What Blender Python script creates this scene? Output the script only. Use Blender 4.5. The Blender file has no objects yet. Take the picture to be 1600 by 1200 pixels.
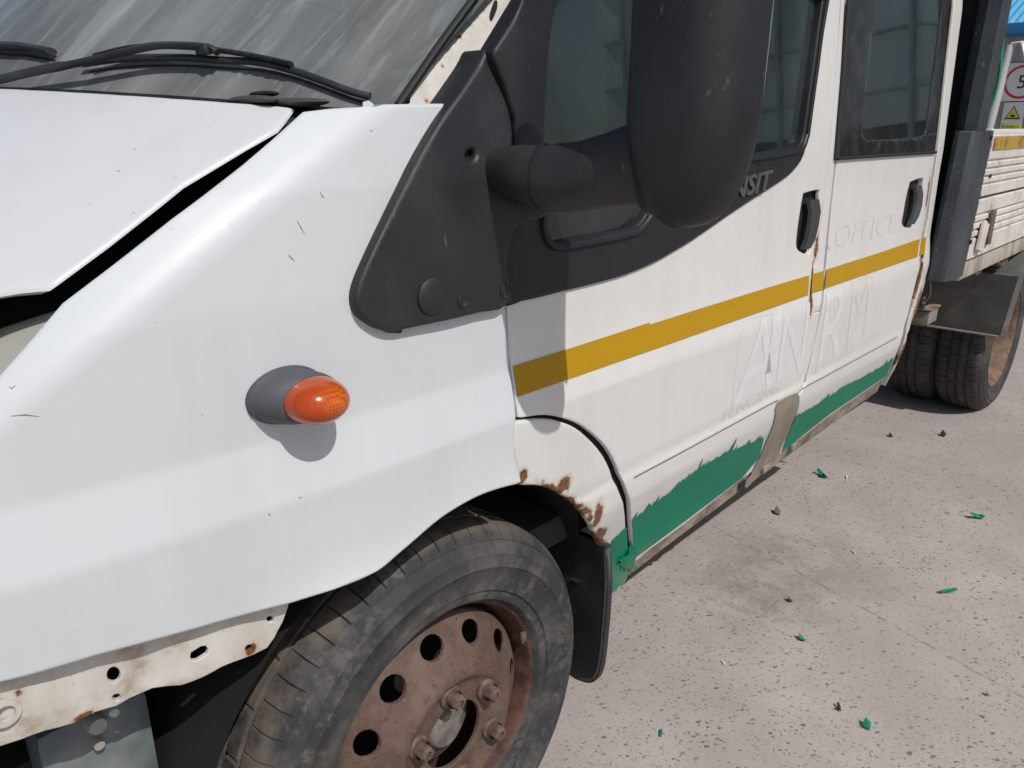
import bpy, bmesh, math, random
import numpy as np
from mathutils import Vector, Matrix
from mathutils.geometry import tessellate_polygon
random.seed(7)
sc = bpy.context.scene
COL = sc.collection

# ------------------------------------------------------------------ camera
FPX = 1218.0                                   # focal length in pixels of a 1600 px wide frame
CYAW, CPITCH, CROLL = 0.8145, 0.3185, -0.0006
CPOS = Vector((-0.676, -0.7398, 1.2671))
cf = Vector((math.sin(CYAW)*math.cos(CPITCH), math.cos(CYAW)*math.cos(CPITCH), -math.sin(CPITCH)))
cr_ = Vector((math.cos(CYAW), -math.sin(CYAW), 0))
cu_ = cr_.cross(cf)
CR = math.cos(CROLL)*cr_ + math.sin(CROLL)*cu_
CU = -math.sin(CROLL)*cr_ + math.cos(CROLL)*cu_
cam_d = bpy.data.cameras.new('camera')
cam_d.sensor_width = 36; cam_d.lens = FPX/1600*36
cam_d.clip_start = 0.02; cam_d.clip_end = 2000
cam = bpy.data.objects.new('camera', cam_d); COL.objects.link(cam)
m = Matrix((CR, CU, -cf)).transposed().to_4x4(); m.translation = CPOS
cam.matrix_world = m
sc.camera = cam

# ------------------------------------------------------------------ sky, sun, exposure
SUN_TRAVEL = Vector((0.20, 1.0, -1.25)).normalized()
el = math.asin(-SUN_TRAVEL.z); az = math.atan2(-SUN_TRAVEL.x, -SUN_TRAVEL.y)
w = bpy.data.worlds.new('World'); sc.world = w; w.use_nodes = True
nt = w.node_tree; bg = nt.nodes['Background']
sky = nt.nodes.new('ShaderNodeTexSky'); sky.sky_type = 'NISHITA'; sky.sun_disc = False
sky.sun_elevation = el; sky.sun_rotation = az; sky.dust_density = 2.0; sky.air_density = 1.0
nt.links.new(sky.outputs[0], bg.inputs[0]); bg.inputs[1].default_value = 0.085
sl = bpy.data.lights.new('sun', 'SUN'); sl.energy = 3.3; sl.angle = math.radians(0.5); sl.color = (1.0, 0.965, 0.92)
so = bpy.data.objects.new('sun', sl); COL.objects.link(so); so.location = (-2, -6, 8)
so.rotation_euler = SUN_TRAVEL.to_track_quat('-Z', 'Y').to_euler()
sc.view_settings.view_transform = 'Standard'; sc.view_settings.look = 'None'
sc.view_settings.gamma = 1; sc.view_settings.use_curve_mapping = False
sc.view_settings.exposure = -0.1

# ------------------------------------------------------------------ materials
MATS = {}
class NT:
    def __init__(s, name):
        s.m = bpy.data.materials.new(name); s.m.use_nodes = True; s.t = s.m.node_tree
        s.n = s.t.nodes; s.b = s.n['Principled BSDF']; s.out = s.n['Material Output']; MATS[name] = s.m
        s.co = s.n.new('ShaderNodeTexCoord').outputs['Object']
    def link(s, a, b): s.t.links.new(a, b)
    def node(s, ty, **kw):
        n = s.n.new(ty)
        for k, v in kw.items(): setattr(n, k, v)
        return n
    def setin(s, n, k, v):
        if hasattr(v, 'is_output'): s.link(v, n.inputs[k])
        else: n.inputs[k].default_value = v
    def math(s, op, a, b=0.0, c=None, clamp=False):
        n = s.node('ShaderNodeMath', operation=op, use_clamp=clamp); s.setin(n, 0, a); s.setin(n, 1, b)
        if c is not None: s.setin(n, 2, c)
        return n.outputs[0]
    def scale(s, sx, sy, sz, vec=None, off=(0, 0, 0), rot=(0, 0, 0)):
        n = s.node('ShaderNodeMapping'); s.setin(n, 0, vec or s.co); n.inputs['Scale'].default_value = (sx, sy, sz)
        n.inputs['Location'].default_value = off; n.inputs['Rotation'].default_value = rot; return n.outputs[0]
    def noise(s, scale, detail=4, rough=.55, vec=None, dist=0):
        n = s.node('ShaderNodeTexNoise'); s.setin(n, 'Vector', vec or s.co); n.inputs['Scale'].default_value = scale
        n.inputs['Detail'].default_value = detail; n.inputs['Roughness'].default_value = rough; n.inputs['Distortion'].default_value = dist
        return n.outputs['Fac']
    def voro(s, scale, vec=None, feature='F1', out='Distance', rnd=1.0):
        n = s.node('ShaderNodeTexVoronoi', feature=feature); s.setin(n, 'Vector', vec or s.co); n.inputs['Scale'].default_value = scale
        n.inputs['Randomness'].default_value = rnd
        return n.outputs[out]
    def ramp(s, f, a, b, lo=0.0, hi=1.0):
        n = s.node('ShaderNodeMapRange', interpolation_type='SMOOTHSTEP'); s.setin(n, 0, f)
        n.inputs[1].default_value = a; n.inputs[2].default_value = b; n.inputs[3].default_value = lo; n.inputs[4].default_value = hi
        return n.outputs[0]
    def mix(s, f, a, b):
        n = s.node('ShaderNodeMix', data_type='RGBA'); s.setin(n, 0, f)
        for k, v in ((6, a), (7, b)):
            if hasattr(v, 'is_output'): s.link(v, n.inputs[k])
            else: n.inputs[k].default_value = (*v, 1)
        return n.outputs[2]
    def bump(s, h, strength=.3, dist=.002):
        n = s.node('ShaderNodeBump'); s.setin(n, 'Height', h); n.inputs['Strength'].default_value = strength
        n.inputs['Distance'].default_value = dist; s.link(n.outputs[0], s.b.inputs['Normal']); return n
    def fin(s, col=None, rough=None, **kw):
        if col is not None:
            if hasattr(col, 'is_output'): s.link(col, s.b.inputs['Base Color'])
            else: s.b.inputs['Base Color'].default_value = (*col, 1)
        if rough is not None: s.setin(s.b, 'Roughness', rough)
        for k, v in kw.items(): s.setin(s.b, k, v)
        return s.m
    def spot(s, c, rad, sc3=(1, 1, 1)):
        """soft ball mask: 1 in the middle of c, 0 at rad"""
        n = s.node('ShaderNodeVectorMath', operation='SUBTRACT'); s.link(s.co, n.inputs[0]); n.inputs[1].default_value = c
        v = s.node('ShaderNodeVectorMath', operation='MULTIPLY'); s.link(n.outputs[0], v.inputs[0]); v.inputs[1].default_value = sc3
        l = s.node('ShaderNodeVectorMath', operation='LENGTH'); s.link(v.outputs[0], l.inputs[0])
        return s.ramp(l.outputs['Value'], rad, 0.0)

def paint(name, base, grime=(.36, .31, .25), grime_amt=.25, rust=(), speck=.5, rough=.28, coat=.25, stain=0.0, orange=.12, edge=None):
    s = NT(name)
    n1 = s.noise(2.3, 5, .6); n2 = s.noise(14, 5, .65); n3 = s.noise(90, 3)
    streak = s.noise(16, 4, .6, vec=s.scale(1, 1, .12))
    g = s.ramp(s.math('ADD', s.math('MULTIPLY', n1, .6), s.math('MULTIPLY', streak, .4)), .42, .72)
    col = s.mix(s.math('MULTIPLY', g, grime_amt), base, grime)
    if stain:
        st = s.ramp(n2, .44, .66); col = s.mix(s.math('MULTIPLY', st, stain), col, (.30, .22, .14))
        st2 = s.ramp(n1, .52, .62); col = s.mix(s.math('MULTIPLY', st2, stain*.7), col, (.42, .36, .28))
    # chips and dirt specks
    v = s.voro(26, vec=s.scale(1, 1, 1.6)); sp = s.ramp(v, .075, .04)
    v2 = s.voro(70); sp2 = s.math('MULTIPLY', s.ramp(v2, .10, .05), s.ramp(s.noise(3.3, 2), .5, .66))
    gate = s.ramp(s.noise(5.0, 2), .5, .62)
    sp = s.math('MULTIPLY', s.math('MAXIMUM', s.math('MULTIPLY', sp, gate), s.math('MULTIPLY', sp2, .7)), speck)
    col = s.mix(sp, col, (.10, .09, .08))
    r = rough
    if rust:
        acc = None
        for c, rad, sc3 in rust:
            k = s.spot(c, rad, sc3); acc = k if acc is None else s.math('MAXIMUM', acc, k)
        if edge:
            (ex, ez), er = edge
            q = s.node('ShaderNodeSeparateXYZ'); s.link(s.co, q.inputs[0])
            dd = s.math('SQRT', s.math('ADD', s.math('POWER', s.math('SUBTRACT', q.outputs[0], ex), 2.0), s.math('POWER', s.math('SUBTRACT', q.outputs[2], ez), 2.0)))
            rim = s.math('MULTIPLY', s.ramp(s.math('SUBTRACT', dd, er), .022, -.004), s.ramp(s.noise(13, 3), .36, .56, .25, 1.0))
            acc = s.math('MAXIMUM', acc, rim)
        nn = s.noise(52, 6, .72); edge = s.math('ADD', acc, s.math('MULTIPLY', s.math('SUBTRACT', nn, .5), 1.3))
        halo = s.math('MULTIPLY', s.ramp(edge, .15, .75), s.ramp(acc, .02, .25)); core = s.math('MULTIPLY', s.ramp(edge, .56, .80), s.ramp(acc, .03, .2))
        col = s.mix(s.math('MULTIPLY', halo, .55), col, (.46, .30, .15))
        rc = s.mix(s.ramp(s.noise(120, 4), .35, .65), (.22, .082, .028), (.085, .036, .020))
        col = s.mix(core, col, rc)
        r = s.math('ADD', rough, s.math('MULTIPLY', core, .5))
    # slight unevenness of pressed sheet
    s.bump(s.math('ADD', s.math('MULTIPLY', s.noise(3.0, 2, .4), 1.0), s.math('MULTIPLY', n3, .02)), orange, .012)
    s.fin(col, r, **{'Coat Weight': coat, 'Coat Roughness': .12, 'Specular IOR Level': .45})
    return s.m

def plastic(name, base, rough=.5, fade=.4, scuff=.3, fine=220, light=(.12, .12, .125)):
    s = NT(name)
    n = s.noise(6, 5, .6); f = s.noise(fine, 2)
    col = s.mix(s.math('MULTIPLY', s.ramp(n, .4, .72), fade), base, light)
    v = s.ramp(s.noise(55, 3, .6, vec=s.scale(1, 1, .35, rot=(.2, .5, .1))), .68, .76)
    col = s.mix(s.math('MULTIPLY', v, scuff), col, (.22, .21, .19))
    sp = s.ramp(s.voro(110), .10, .04); col = s.mix(s.math('MULTIPLY', sp, scuff*.5), col, (.30, .28, .25))
    s.bump(f, .18, .0006)
    s.fin(col, s.ramp(n, .3, .7, rough-.06, rough+.1)); return s.m

# ------------------------------------------------------------------ pixel rays: where a seen point lies on a given surface
def ray(px, py):
    return (cf + CR*((px-800)/FPX) - CU*((py-600)/FPX))
def at(px, py, ax, val):
    d = ray(px, py); t = (val-CPOS[ax])/d[ax]; return CPOS + d*t

# ------------------------------------------------------------------ body side shape
def smooth_table(kn, lo, hi, n, width):
    zs = np.linspace(lo, hi, n); ks = sorted(kn)
    v = np.interp(zs, [k[0] for k in ks], [k[1] for k in ks])
    k = max(3, int(width/(hi-lo)*n)); ker = np.hanning(k+2)[1:-1]; ker /= ker.sum()
    pad = np.concatenate([np.full(k, v[0]), v, np.full(k, v[-1])])
    return zs, np.convolve(pad, ker, 'same')[k:-k]
DOOR = smooth_table([(.25, .11), (.36, .092), (.44, .070), (.555, .024), (.60, .009), (.648, .004), (.660, .007), (.685, .003), (.80, -.005),
                     (.855, -.008), (.935, .006), (.95, .007), (1.2, .014), (1.6, .042), (2.0, .11), (2.2, .15)], .2, 2.3, 1050, .016)
WING = smooth_table([(.25, .006), (.5, -.003), (.70, -.010), (.80, -.0115), (.861, -.0115), (.933, .006), (.95, .0065), (1.08, .009), (1.2, .017), (1.30, .034), (1.6, .11)], .2, 2.3, 2100, .004)
def planc(x):
    t = -0.1-x
    return 0.0 if t < 0 else .17*t*t + (1.6*max(0, t-.42)**2)
CREASE = np.polyfit([-.75, -.5, -.28, -.165, -.10, .02], [.855, 1.03, 1.178, 1.243, 1.280, 1.345], 2)
def crease_z(x):
    return float(np.polyval(CREASE, x))
def ys_door(x, z): return float(np.interp(z, *DOOR))
ARCH_W = ([-.40, -.28, -.20, -.13, -.07, 0.0, .06, .13], [.70, .732, .735, .728, .735, .745, .752, .753])
def ys_wing(x, z):
    y = float(np.interp(z, *WING)) + planc(x)
    if x < .14 and z < .92:                       # lip flared round the wheel arch
        f = min(1, max(0, (x+.36)/.14)); y -= .011*f*math.exp(-max(0, z-float(np.interp(x, *ARCH_W)))/.030)
    k = z - crease_z(x)
    if k > -.018: y += .72*(k+.018)**2/.072 if k < .018 else .72*k
    return y
def on(px, py, surf=ys_door):
    """(x, z) of a seen point on a body-side surface"""
    d = ray(px, py); F = lambda p: p.y-surf(p.x, p.z)
    t = (-.06-CPOS.y)/d.y; t1 = (.40-CPOS.y)/d.y; n = 160; pt = t; pv = F(CPOS+d*t)
    for i in range(1, n+1):
        q = t+(t1-t)*i/n; v = F(CPOS+d*q)
        if pv*v <= 0:
            a, b = pt, q
            for _ in range(40):
                c = (a+b)/2
                if F(CPOS+d*a)*F(CPOS+d*c) <= 0: b = c
                else: a = c
            p = CPOS+d*((a+b)/2); return (p.x, p.z)
        pt, pv = q, v
    y = 0.0
    print('MISS on', px, py)
    for _ in range(25):
        p = at(px, py, 1, y); y = .5*y + .5*surf(p.x, p.z)
    return (p.x, p.z)
def ons(pts, surf=ys_door): return [on(a, b, surf) for a, b in pts]
def curve(pts, n=6, closed=False):
    """Catmull-Rom through points"""
    P = [Vector(p) for p in pts]; N = len(P); out = []
    rng = range(N) if closed else range(N-1)
    for i in rng:
        p1 = P[i]; p2 = P[(i+1) % N]
        p0 = P[i-1] if (closed or i > 0) else p1*2-p2
        p3 = P[(i+2) % N] if (closed or i+2 < N) else p2*2-p1
        for k in range(n):
            t = k/n
            out.append(tuple(.5*((2*p1)+(p2-p0)*t+(2*p0-5*p1+4*p2-p3)*t*t+(3*p1-p0-3*p2+p3)*t*t*t)))
    if not closed: out.append(tuple(P[-1]))
    return out

# ------------------------------------------------------------------ mesh builders
def link_mesh(name, me, mat, parent=None, smooth=40):
    me.materials.append(MATS[mat] if isinstance(mat, str) else mat)
    if smooth:
        me.polygons.foreach_set('use_smooth', [True]*len(me.polygons)); me.set_sharp_from_angle(angle=math.radians(smooth))
    o = bpy.data.objects.new(name, me); COL.objects.link(o)
    if parent: o.parent = parent
    return o
def from_bm(name, bm, mat, parent=None, smooth=40, recalc=True):
    if recalc: bmesh.ops.recalc_face_normals(bm, faces=bm.faces)
    me = bpy.data.meshes.new(name); bm.to_mesh(me); bm.free()
    return link_mesh(name, me, mat, parent, smooth)
def dedupe(L, eps=1e-5):
    out = []
    for p in L:
        p = (p[0], p[1])
        if not out or abs(p[0]-out[-1][0])+abs(p[1]-out[-1][1]) > eps: out.append(p)
    if abs(out[0][0]-out[-1][0])+abs(out[0][1]-out[-1][1]) < eps: out.pop()
    return out
def sheet_bm(loops, step, bm=None):
    """flat (u,v,0) mesh of an outline with holes, cut into a grid"""
    bm = bm or bmesh.new()
    loops = [dedupe(l) for l in loops]
    vl = [[Vector((p[0], p[1], 0)) for p in l] for l in loops]
    tris = tessellate_polygon(vl); flat = [v for l in vl for v in l]
    vs = [bm.verts.new(v) for v in flat]
    for t in tris:
        try: bm.faces.new([vs[i] for i in t])
        except ValueError: pass
    cut_grid(bm, step); return bm
def cut_grid(bm, step):
    for ax in (0, 1):
        lo = min(v.co[ax] for v in bm.verts); hi = max(v.co[ax] for v in bm.verts)
        st = step[ax] if isinstance(step, tuple) else step
        k = math.ceil(lo/st)
        while k*st < hi:
            no = Vector((1, 0, 0)) if ax == 0 else Vector((0, 1, 0))
            bmesh.ops.bisect_plane(bm, geom=bm.verts[:]+bm.edges[:]+bm.faces[:], dist=1e-6, plane_co=no*(k*st), plane_no=no); k += 1
def panel(name, loops, mat, parent, fmap, step=.02, r=.003, t=.014, smooth=40):
    """sheet metal: fmap(u, v, depth) gives the place; the edges roll over with radius r and turn in by t"""
    if isinstance(loops[0][0], (int, float)): loops = [loops]
    bm = sheet_bm(loops, step)
    bm.normal_update()
    be = [e for e in bm.edges if len(e.link_faces) == 1]
    nrm = {}
    for e in be:
        a, b = e.verts; d = (b.co-a.co); n = Vector((d.y, -d.x, 0))
        if n.length < 1e-9: continue
        n.normalize()
        if n.dot(e.link_faces[0].calc_center_median()-a.co) > 0: n = -n
        for v in (a, b): nrm.setdefault(v, Vector()); nrm[v] = nrm[v]+n
    dep = {v: 0.0 for v in bm.verts}
    if t > 0:
        rings = ([(r*math.sin(a), r*(1-math.cos(a))) for a in (.5, 1.05, 1.57)] if r > 0 else []) + [(r, t)]
        prev = {v: v for v in nrm}
        for off, d in rings:
            cur = {}
            for v, n in nrm.items():
                nv = bm.verts.new(v.co + (n.normalized() if n.length > 1e-9 else n)*off); cur[v] = nv; dep[nv] = d
            for e in be:
                a, b = e.verts
                if a in cur and b in cur:
                    try: bm.faces.new((prev[a], prev[b], cur[b], cur[a]))
                    except ValueError: pass
            prev = cur
    for v in bm.verts: v.co = Vector(fmap(v.co.x, v.co.y, dep[v]))
    return from_bm(name, bm, mat, parent, smooth)
def side_map(surf, off=0.0): return lambda u, v, d: (u, surf(u, v)-off+d, v)

def tube(name, pts, rad, mat, parent=None, seg=10, smooth=50, bm=None, cap=True):
    own = bm is None; bm = bm or bmesh.new()
    P = [Vector(p) for p in pts]; rs = rad if isinstance(rad, (list, tuple)) else [rad]*len(P)
    prev = None; up = Vector((.13, .21, .97))
    rings = []
    for i, p in enumerate(P):
        tdir = (P[min(i+1, len(P)-1)]-P[max(i-1, 0)]).normalized()
        if prev is None:
            a = tdir.cross(up); a = a if a.length > .1 else tdir.cross(Vector((1, 0, 0))); a.normalize()
        else: a = (prev - tdir*prev.dot(tdir)).normalized()
        prev = a; b = tdir.cross(a)
        q = rs[i]; qa, qb = q if isinstance(q, tuple) else (q, q)
        rings.append([bm.verts.new(p+a*qa*math.cos(2*math.pi*k/seg)+b*qb*math.sin(2*math.pi*k/seg)) for k in range(seg)])
    for i in range(len(rings)-1):
        for k in range(seg): bm.faces.new((rings[i][k], rings[i][(k+1) % seg], rings[i+1][(k+1) % seg], rings[i+1][k]))
    if cap: bm.faces.new(rings[0]); bm.faces.new(rings[-1])
    if own: return from_bm(name, bm, mat, parent, smooth)
def loft(name, rings, mat, parent=None, smooth=40, cap=True, closed=True, bm=None):
    own = bm is None; bm = bm or bmesh.new()
    R = [[bm.verts.new(p) for p in r] for r in rings]; n = len(R[0])
    for i in range(len(R)-1):
        for k in range(n if closed else n-1):
            bm.faces.new((R[i][k], R[i][(k+1) % n], R[i+1][(k+1) % n], R[i+1][k]))
    if cap and closed: bm.faces.new(R[0]); bm.faces.new(R[-1])
    if own: return from_bm(name, bm, mat, parent, smooth)
def add_box(bm, c, s, rot=None, bev=0.0):
    r = bmesh.ops.create_cube(bm, size=1); vs = r['verts']
    M = Matrix.Translation(c) @ (rot.to_matrix().to_4x4() if rot is not None else Matrix()) @ Matrix.Diagonal((*s, 1))
    bmesh.ops.transform(bm, matrix=M, verts=vs)
    if bev:
        es = list({e for v in vs for e in v.link_edges}); bmesh.ops.bevel(bm, geom=es, offset=bev, segments=2, affect='EDGES', profile=.6)
def box(name, c, s, mat, parent=None, bev=.004, rot=None):
    bm = bmesh.new(); add_box(bm, c, s, rot, bev); return from_bm(name, bm, mat, parent, 35)
def lathe_y(name, prof, mat, parent=None, c=(0, 0, 0), seg=96, smooth=35, bm=None):
    """profile of (radius, y) turned about a lateral axle"""
    rings = [[(c[0]+r*math.cos(2*math.pi*k/seg), c[1]+y, c[2]+r*math.sin(2*math.pi*k/seg)) for k in range(seg)] for r, y in prof]
    return loft(name, rings, mat, parent, smooth, cap=False, bm=bm)
def tag(o, label, cat=None, group=None, kind=None):
    if label: o['label'] = label
    if cat: o['category'] = cat
    if group: o['group'] = group
    if kind: o['kind'] = kind
    return o
def thing(name, label, cat, loc=(0, 0, 0), group=None):
    o = bpy.data.objects.new(name, None); COL.objects.link(o); o.location = loc
    return tag(o, label, cat, group)
def ball(bm, c, s, seg=20, rings=12):
    r = bmesh.ops.create_uvsphere(bm, u_segments=seg, v_segments=rings, radius=1)
    bmesh.ops.transform(bm, matrix=Matrix.Translation(c) @ Matrix.Diagonal((*s, 1)), verts=r['verts'])

# ================================================================== materials of this place
paint('paint_cool', (.575, .605, .622), grime=(.47, .455, .43), grime_amt=.28, speck=.9, rough=.46, coat=.12)
paint('paint_bonnet', (.62, .637, .652), grime=(.52, .49, .46), grime_amt=.3, speck=.75, rough=.36, coat=.2)
pA = [on(845, 752), on(880, 765), on(935, 815), on(938, 850), on(960, 860), on(815, 748)]
def RS(lst): return [((x, ys_door(x, z), z), r, s3) for (x, z), r, s3 in lst]
ARCH_PTS = np.array(ons([(815, 752), (845, 755), (872, 765), (897, 782), (918, 806), (933, 835), (944, 862)]))
_A = np.c_[2*ARCH_PTS, np.ones(len(ARCH_PTS))]; _s = np.linalg.lstsq(_A, (ARCH_PTS**2).sum(1), rcond=None)[0]
ARCH_C = (_s[0], _s[1]); ARCH_R = math.sqrt(_s[2]+_s[0]**2+_s[1]**2)
paint('paint_arch', (.66, .66, .64), grime=(.45, .40, .33), grime_amt=.35, speck=.5, edge=(ARCH_C, ARCH_R), rust=RS([
    (on(817, 744), .034, (1.5, 1, 1)), (on(934, 806), .050, (1.5, 1, .8)), (on(938, 838), .045, (1.2, 1, .8)), (on(880, 757), .035, (.8, 1, 1)), (on(948, 862), .03, (1, 1, 1))]))
paint('paint_door', (.672, .664, .648), grime=(.50, .45, .39), grime_amt=.28, speck=.6, rough=.34, coat=.15, rust=RS([
    (on(1276, 388), .055, (1.6, 1, .7)), (on(1268, 470), .055, (2.2, 1, .6)), (on(1270, 428), .05, (2.6, 1, .6))]))
paint('paint_rear', (.668, .657, .637), grime=(.50, .45, .39), grime_amt=.28, speck=.6, rough=.34, coat=.15, rust=RS([
    (on(1437, 430), .10, (2.2, 1, .5)), (on(1428, 500), .12, (1.6, 1, .45)), (on(1413, 545), .14, (1.5, 1, .6)), (on(1442, 380), .07, (2.6, 1, .5)), (on(1450, 300), .06, (3, 1, .5)),
    (on(1400, 585), .12, (1.5, 1, 1))]))
paint('paint_metal', (.60, .585, .55), grime=(.33, .26, .18), grime_amt=.8, speck=.9, rough=.5, coat=0, stain=.85,
      rust=[(tuple(at(389, 1013, 1, .02)), .018, (1, 1, 1)), (tuple(at(184, 1093, 1, .035)), .012, (1, 1, 1)), (tuple(at(130, 1120, 1, .04)), .018, (.6, 1, 1.6)), (tuple(at(30, 1080, 1, .05)), .012, (1, 1, 1))])
paint('paint_pillar', (.62, .60, .565), grime=(.36, .30, .22), grime_amt=.5, speck=.8, rough=.45, coat=0, stain=.35,
      rust=[(tuple(at(718, 55, 1, .10)), .010, (1, 1, 1)), (tuple(at(668, 155, 1, .07)), .010, (1, 1, 1)), (tuple(at(690, 105, 1, .09)), .008, (1, 1, 1))])
plastic('sail_plastic', (.0165, .017, .0195), .52, .22, .25, light=(.06, .06, .062))
plastic('arm_plastic', (.024, .023, .0235), .55, .35, .35, light=(.085, .078, .070))
plastic('head_plastic', (.0075, .0085, .0115), .48, .13, .35, light=(.06, .06, .062))
plastic('trim_plastic', (.0085, .009, .012), .5, .14, .2, light=(.045, .045, .048))
plastic('cowl_plastic', (.030, .028, .032), .55, .5, .4)
plastic('flap_rubber', (.022, .022, .023), .6, .4, .3)
plastic('guard_plastic', (.085, .085, .078), .55, .8, .4, light=(.17, .165, .145))
plastic('indicator_grey', (.060, .066, .078), .55, .5, .15, light=(.10, .105, .115))
plastic('wiper_black', (.014, .014, .016), .45, .3, .3)
plastic('handle_plastic', (.036, .040, .044), .5, .4, .25)
s = NT('void_black'); s.fin((.008, .008, .009), .8)
s = NT('seal_black'); s.fin((.014, .014, .015), .65)
s = NT('interior_grey'); s.fin(s.mix(s.noise(8), (.035, .037, .04), (.06, .06, .062)), .8)

# rubber
s = NT('tyre_rubber')
n = s.noise(9, 5, .65); d = s.ramp(n, .42, .68); f = s.noise(150, 3)
col = s.mix(s.math('MULTIPLY', d, .8), (.036, .037, .040), (.100, .094, .088))
mud = s.ramp(s.noise(30, 5, .7), .56, .7); col = s.mix(s.math('MULTIPLY', mud, .6), col, (.165, .140, .115))
scr = s.ramp(s.noise(60, 4, .7, vec=s.scale(1, 1, .3, rot=(0, .6, 0))), .63, .7); col = s.mix(s.math('MULTIPLY', scr, .7), col, (.012, .012, .013))
sx_ = s.node('ShaderNodeSeparateXYZ'); s.link(s.co, sx_.inputs[0])
rad_ = s.math('SQRT', s.math('ADD', s.math('POWER', sx_.outputs[0], 2.0), s.math('POWER', sx_.outputs[2], 2.0)))
tread = s.math('MULTIPLY', s.ramp(rad_, .329, .341), s.ramp(s.noise(17, 5, .7), .34, .62))
col = s.mix(s.math('MULTIPLY', tread, .8), col, (.150, .122, .096))
ring_ = s.math('MULTIPLY', s.ramp(s.noise(5, 4, .6), .45, .62), s.ramp(s.noise(70, 4, .65), .45, .6)); col = s.mix(s.math('MULTIPLY', ring_, .5), col, (.125, .118, .110))
s.bump(f, .25, .001); s.fin(col, .72, **{'Specular IOR Level': .3})
# rim rust
s = NT('rim_rust')
n = s.noise(14, 6, .65); f = s.noise(95, 5, .7)
col = s.mix(s.ramp(n, .35, .7), (.088, .050, .036), (.140, .092, .071))
col = s.mix(s.math('MULTIPLY', s.ramp(f, .54, .68), .7), col, (.050, .025, .020))
col = s.mix(s.math('MULTIPLY', s.ramp(s.noise(260, 3), .64, .72), .6), col, (.26, .20, .16))
s.bump(s.math('ADD', f, s.math('MULTIPLY', n, .6)), .35, .002); s.fin(col, .72)
s = NT('flange_rust'); n = s.noise(20, 5, .7)
s.fin(s.mix(s.ramp(n, .4, .62), (.052, .022, .020), (.115, .056, .040)), .6); s.bump(n, .4, .002)
s = NT('rear_rim_rust'); n = s.noise(15, 5, .7)
s.fin(s.mix(s.ramp(n, .4, .62), (.13, .08, .05), (.23, .155, .10)), .7); s.bump(n, .4, .002)
s = NT('hub_grey'); n = s.noise(26, 5, .6); s.fin(s.mix(s.ramp(n, .4, .65), (.19, .175, .16), (.11, .085, .07)), .6); s.bump(n, .3, .001)
s = NT('nut_rust'); n = s.noise(60, 4, .6); s.fin(s.mix(s.ramp(n, .4, .65), (.155, .105, .08), (.09, .056, .043)), .65)

# reflective tape with a fine grid
s = NT('yellow_tape')
wv = s.voro(330, vec=s.scale(1, .1, 1), rnd=.1); n = s.noise(9, 4)
nn = s.ramp(s.noise(45, 3, .6, vec=s.scale(.4, 1, 1)), .62, .74)
col = s.mix(s.ramp(wv, .2, .6), (.485, .278, .004), (.385, .210, .003)); col = s.mix(s.math('MULTIPLY', s.ramp(n, .45, .7), .35), col, (.38, .22, .012))
col = s.mix(s.math('MULTIPLY', nn, .5), col, (.30, .20, .05))
s.bump(wv, .15, .0004); s.fin(col, .42, **{'Specular IOR Level': .25})
s = NT('yellow_tape_old'); n = s.noise(22, 5, .7)
s.fin(s.mix(s.ramp(n, .45, .62), (.46, .28, .03), (.20, .13, .05)), .45)
s = NT('green_vinyl'); n = s.noise(5, 4); st = s.ramp(s.noise(24, 4, .6, vec=s.scale(1, 1, .5)), .58, .74)
col = s.mix(s.ramp(n, .35, .7), (.002, .225, .125), (.004, .190, .112)); col = s.mix(s.math('MULTIPLY', st, .08), col, (.12, .24, .18))
zz = s.node('ShaderNodeSeparateXYZ'); s.link(s.co, zz.inputs[0]); dirt = s.math('MULTIPLY', s.ramp(zz.outputs[2], .43, .35), s.ramp(s.noise(18, 4), .3, .6))
col = s.mix(s.math('MULTIPLY', dirt, .55), col, (.21, .17, .13)); s.fin(col, .5, **{'Specular IOR Level': .15})
s = NT('brown_tape'); n = s.noise(18, 5, .6, vec=s.scale(1, 1, .4)); s.fin(s.mix(s.ramp(n, .35, .7), (.22, .175, .135), (.29, .245, .20)), .5)
s = NT('sill_grime'); n = s.noise(26, 5, .65, vec=s.scale(.5, 1, 1)); col = s.mix(s.ramp(n, .38, .66), (.34, .29, .235), (.17, .125, .095))
col = s.mix(s.math('MULTIPLY', s.ramp(s.noise(9, 4), .52, .66), .5), col, (.11, .055, .03)); s.fin(col, .7); s.bump(n, .3, .002)
s = NT('ghost_white'); n = s.noise(30, 4); s.fin(s.mix(s.ramp(n, .4, .7), (.705, .712, .72), (.665, .665, .665)), .3, **{'Coat Weight': .2})
s = NT('ghost_faint'); n = s.noise(40, 4); s.fin(s.mix(s.ramp(n, .4, .7), (.665, .653, .628), (.60, .585, .555)), .36)
s = NT('glue_line'); s.fin((.50, .475, .44), .6)
s = NT('badge_grey'); s.fin((.075, .077, .080), .4)
# amber lens
LENS_C = (-.225, -.05, .985)
s = NT('amber_lens'); g = s.math('MULTIPLY', s.ramp(s.voro(230, rnd=.0), .25, .6), s.spot(LENS_C, .030, (1, .3, 1.2)))
s.fin(s.mix(g, (.62, .085, .006), (.92, .24, .015)), .16, **{'Transmission Weight': .40, 'IOR': 1.40, 'Coat Weight': .6, 'Coat Roughness': .03}); s.bump(g, .15, .0008)
s = NT('amber_core'); g = s.voro(260, rnd=0.0); s.fin(s.mix(s.ramp(g, .1, .5), (.95, .30, .02), (.60, .10, .005)), .35); s.bump(g, .8, .002)

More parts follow.
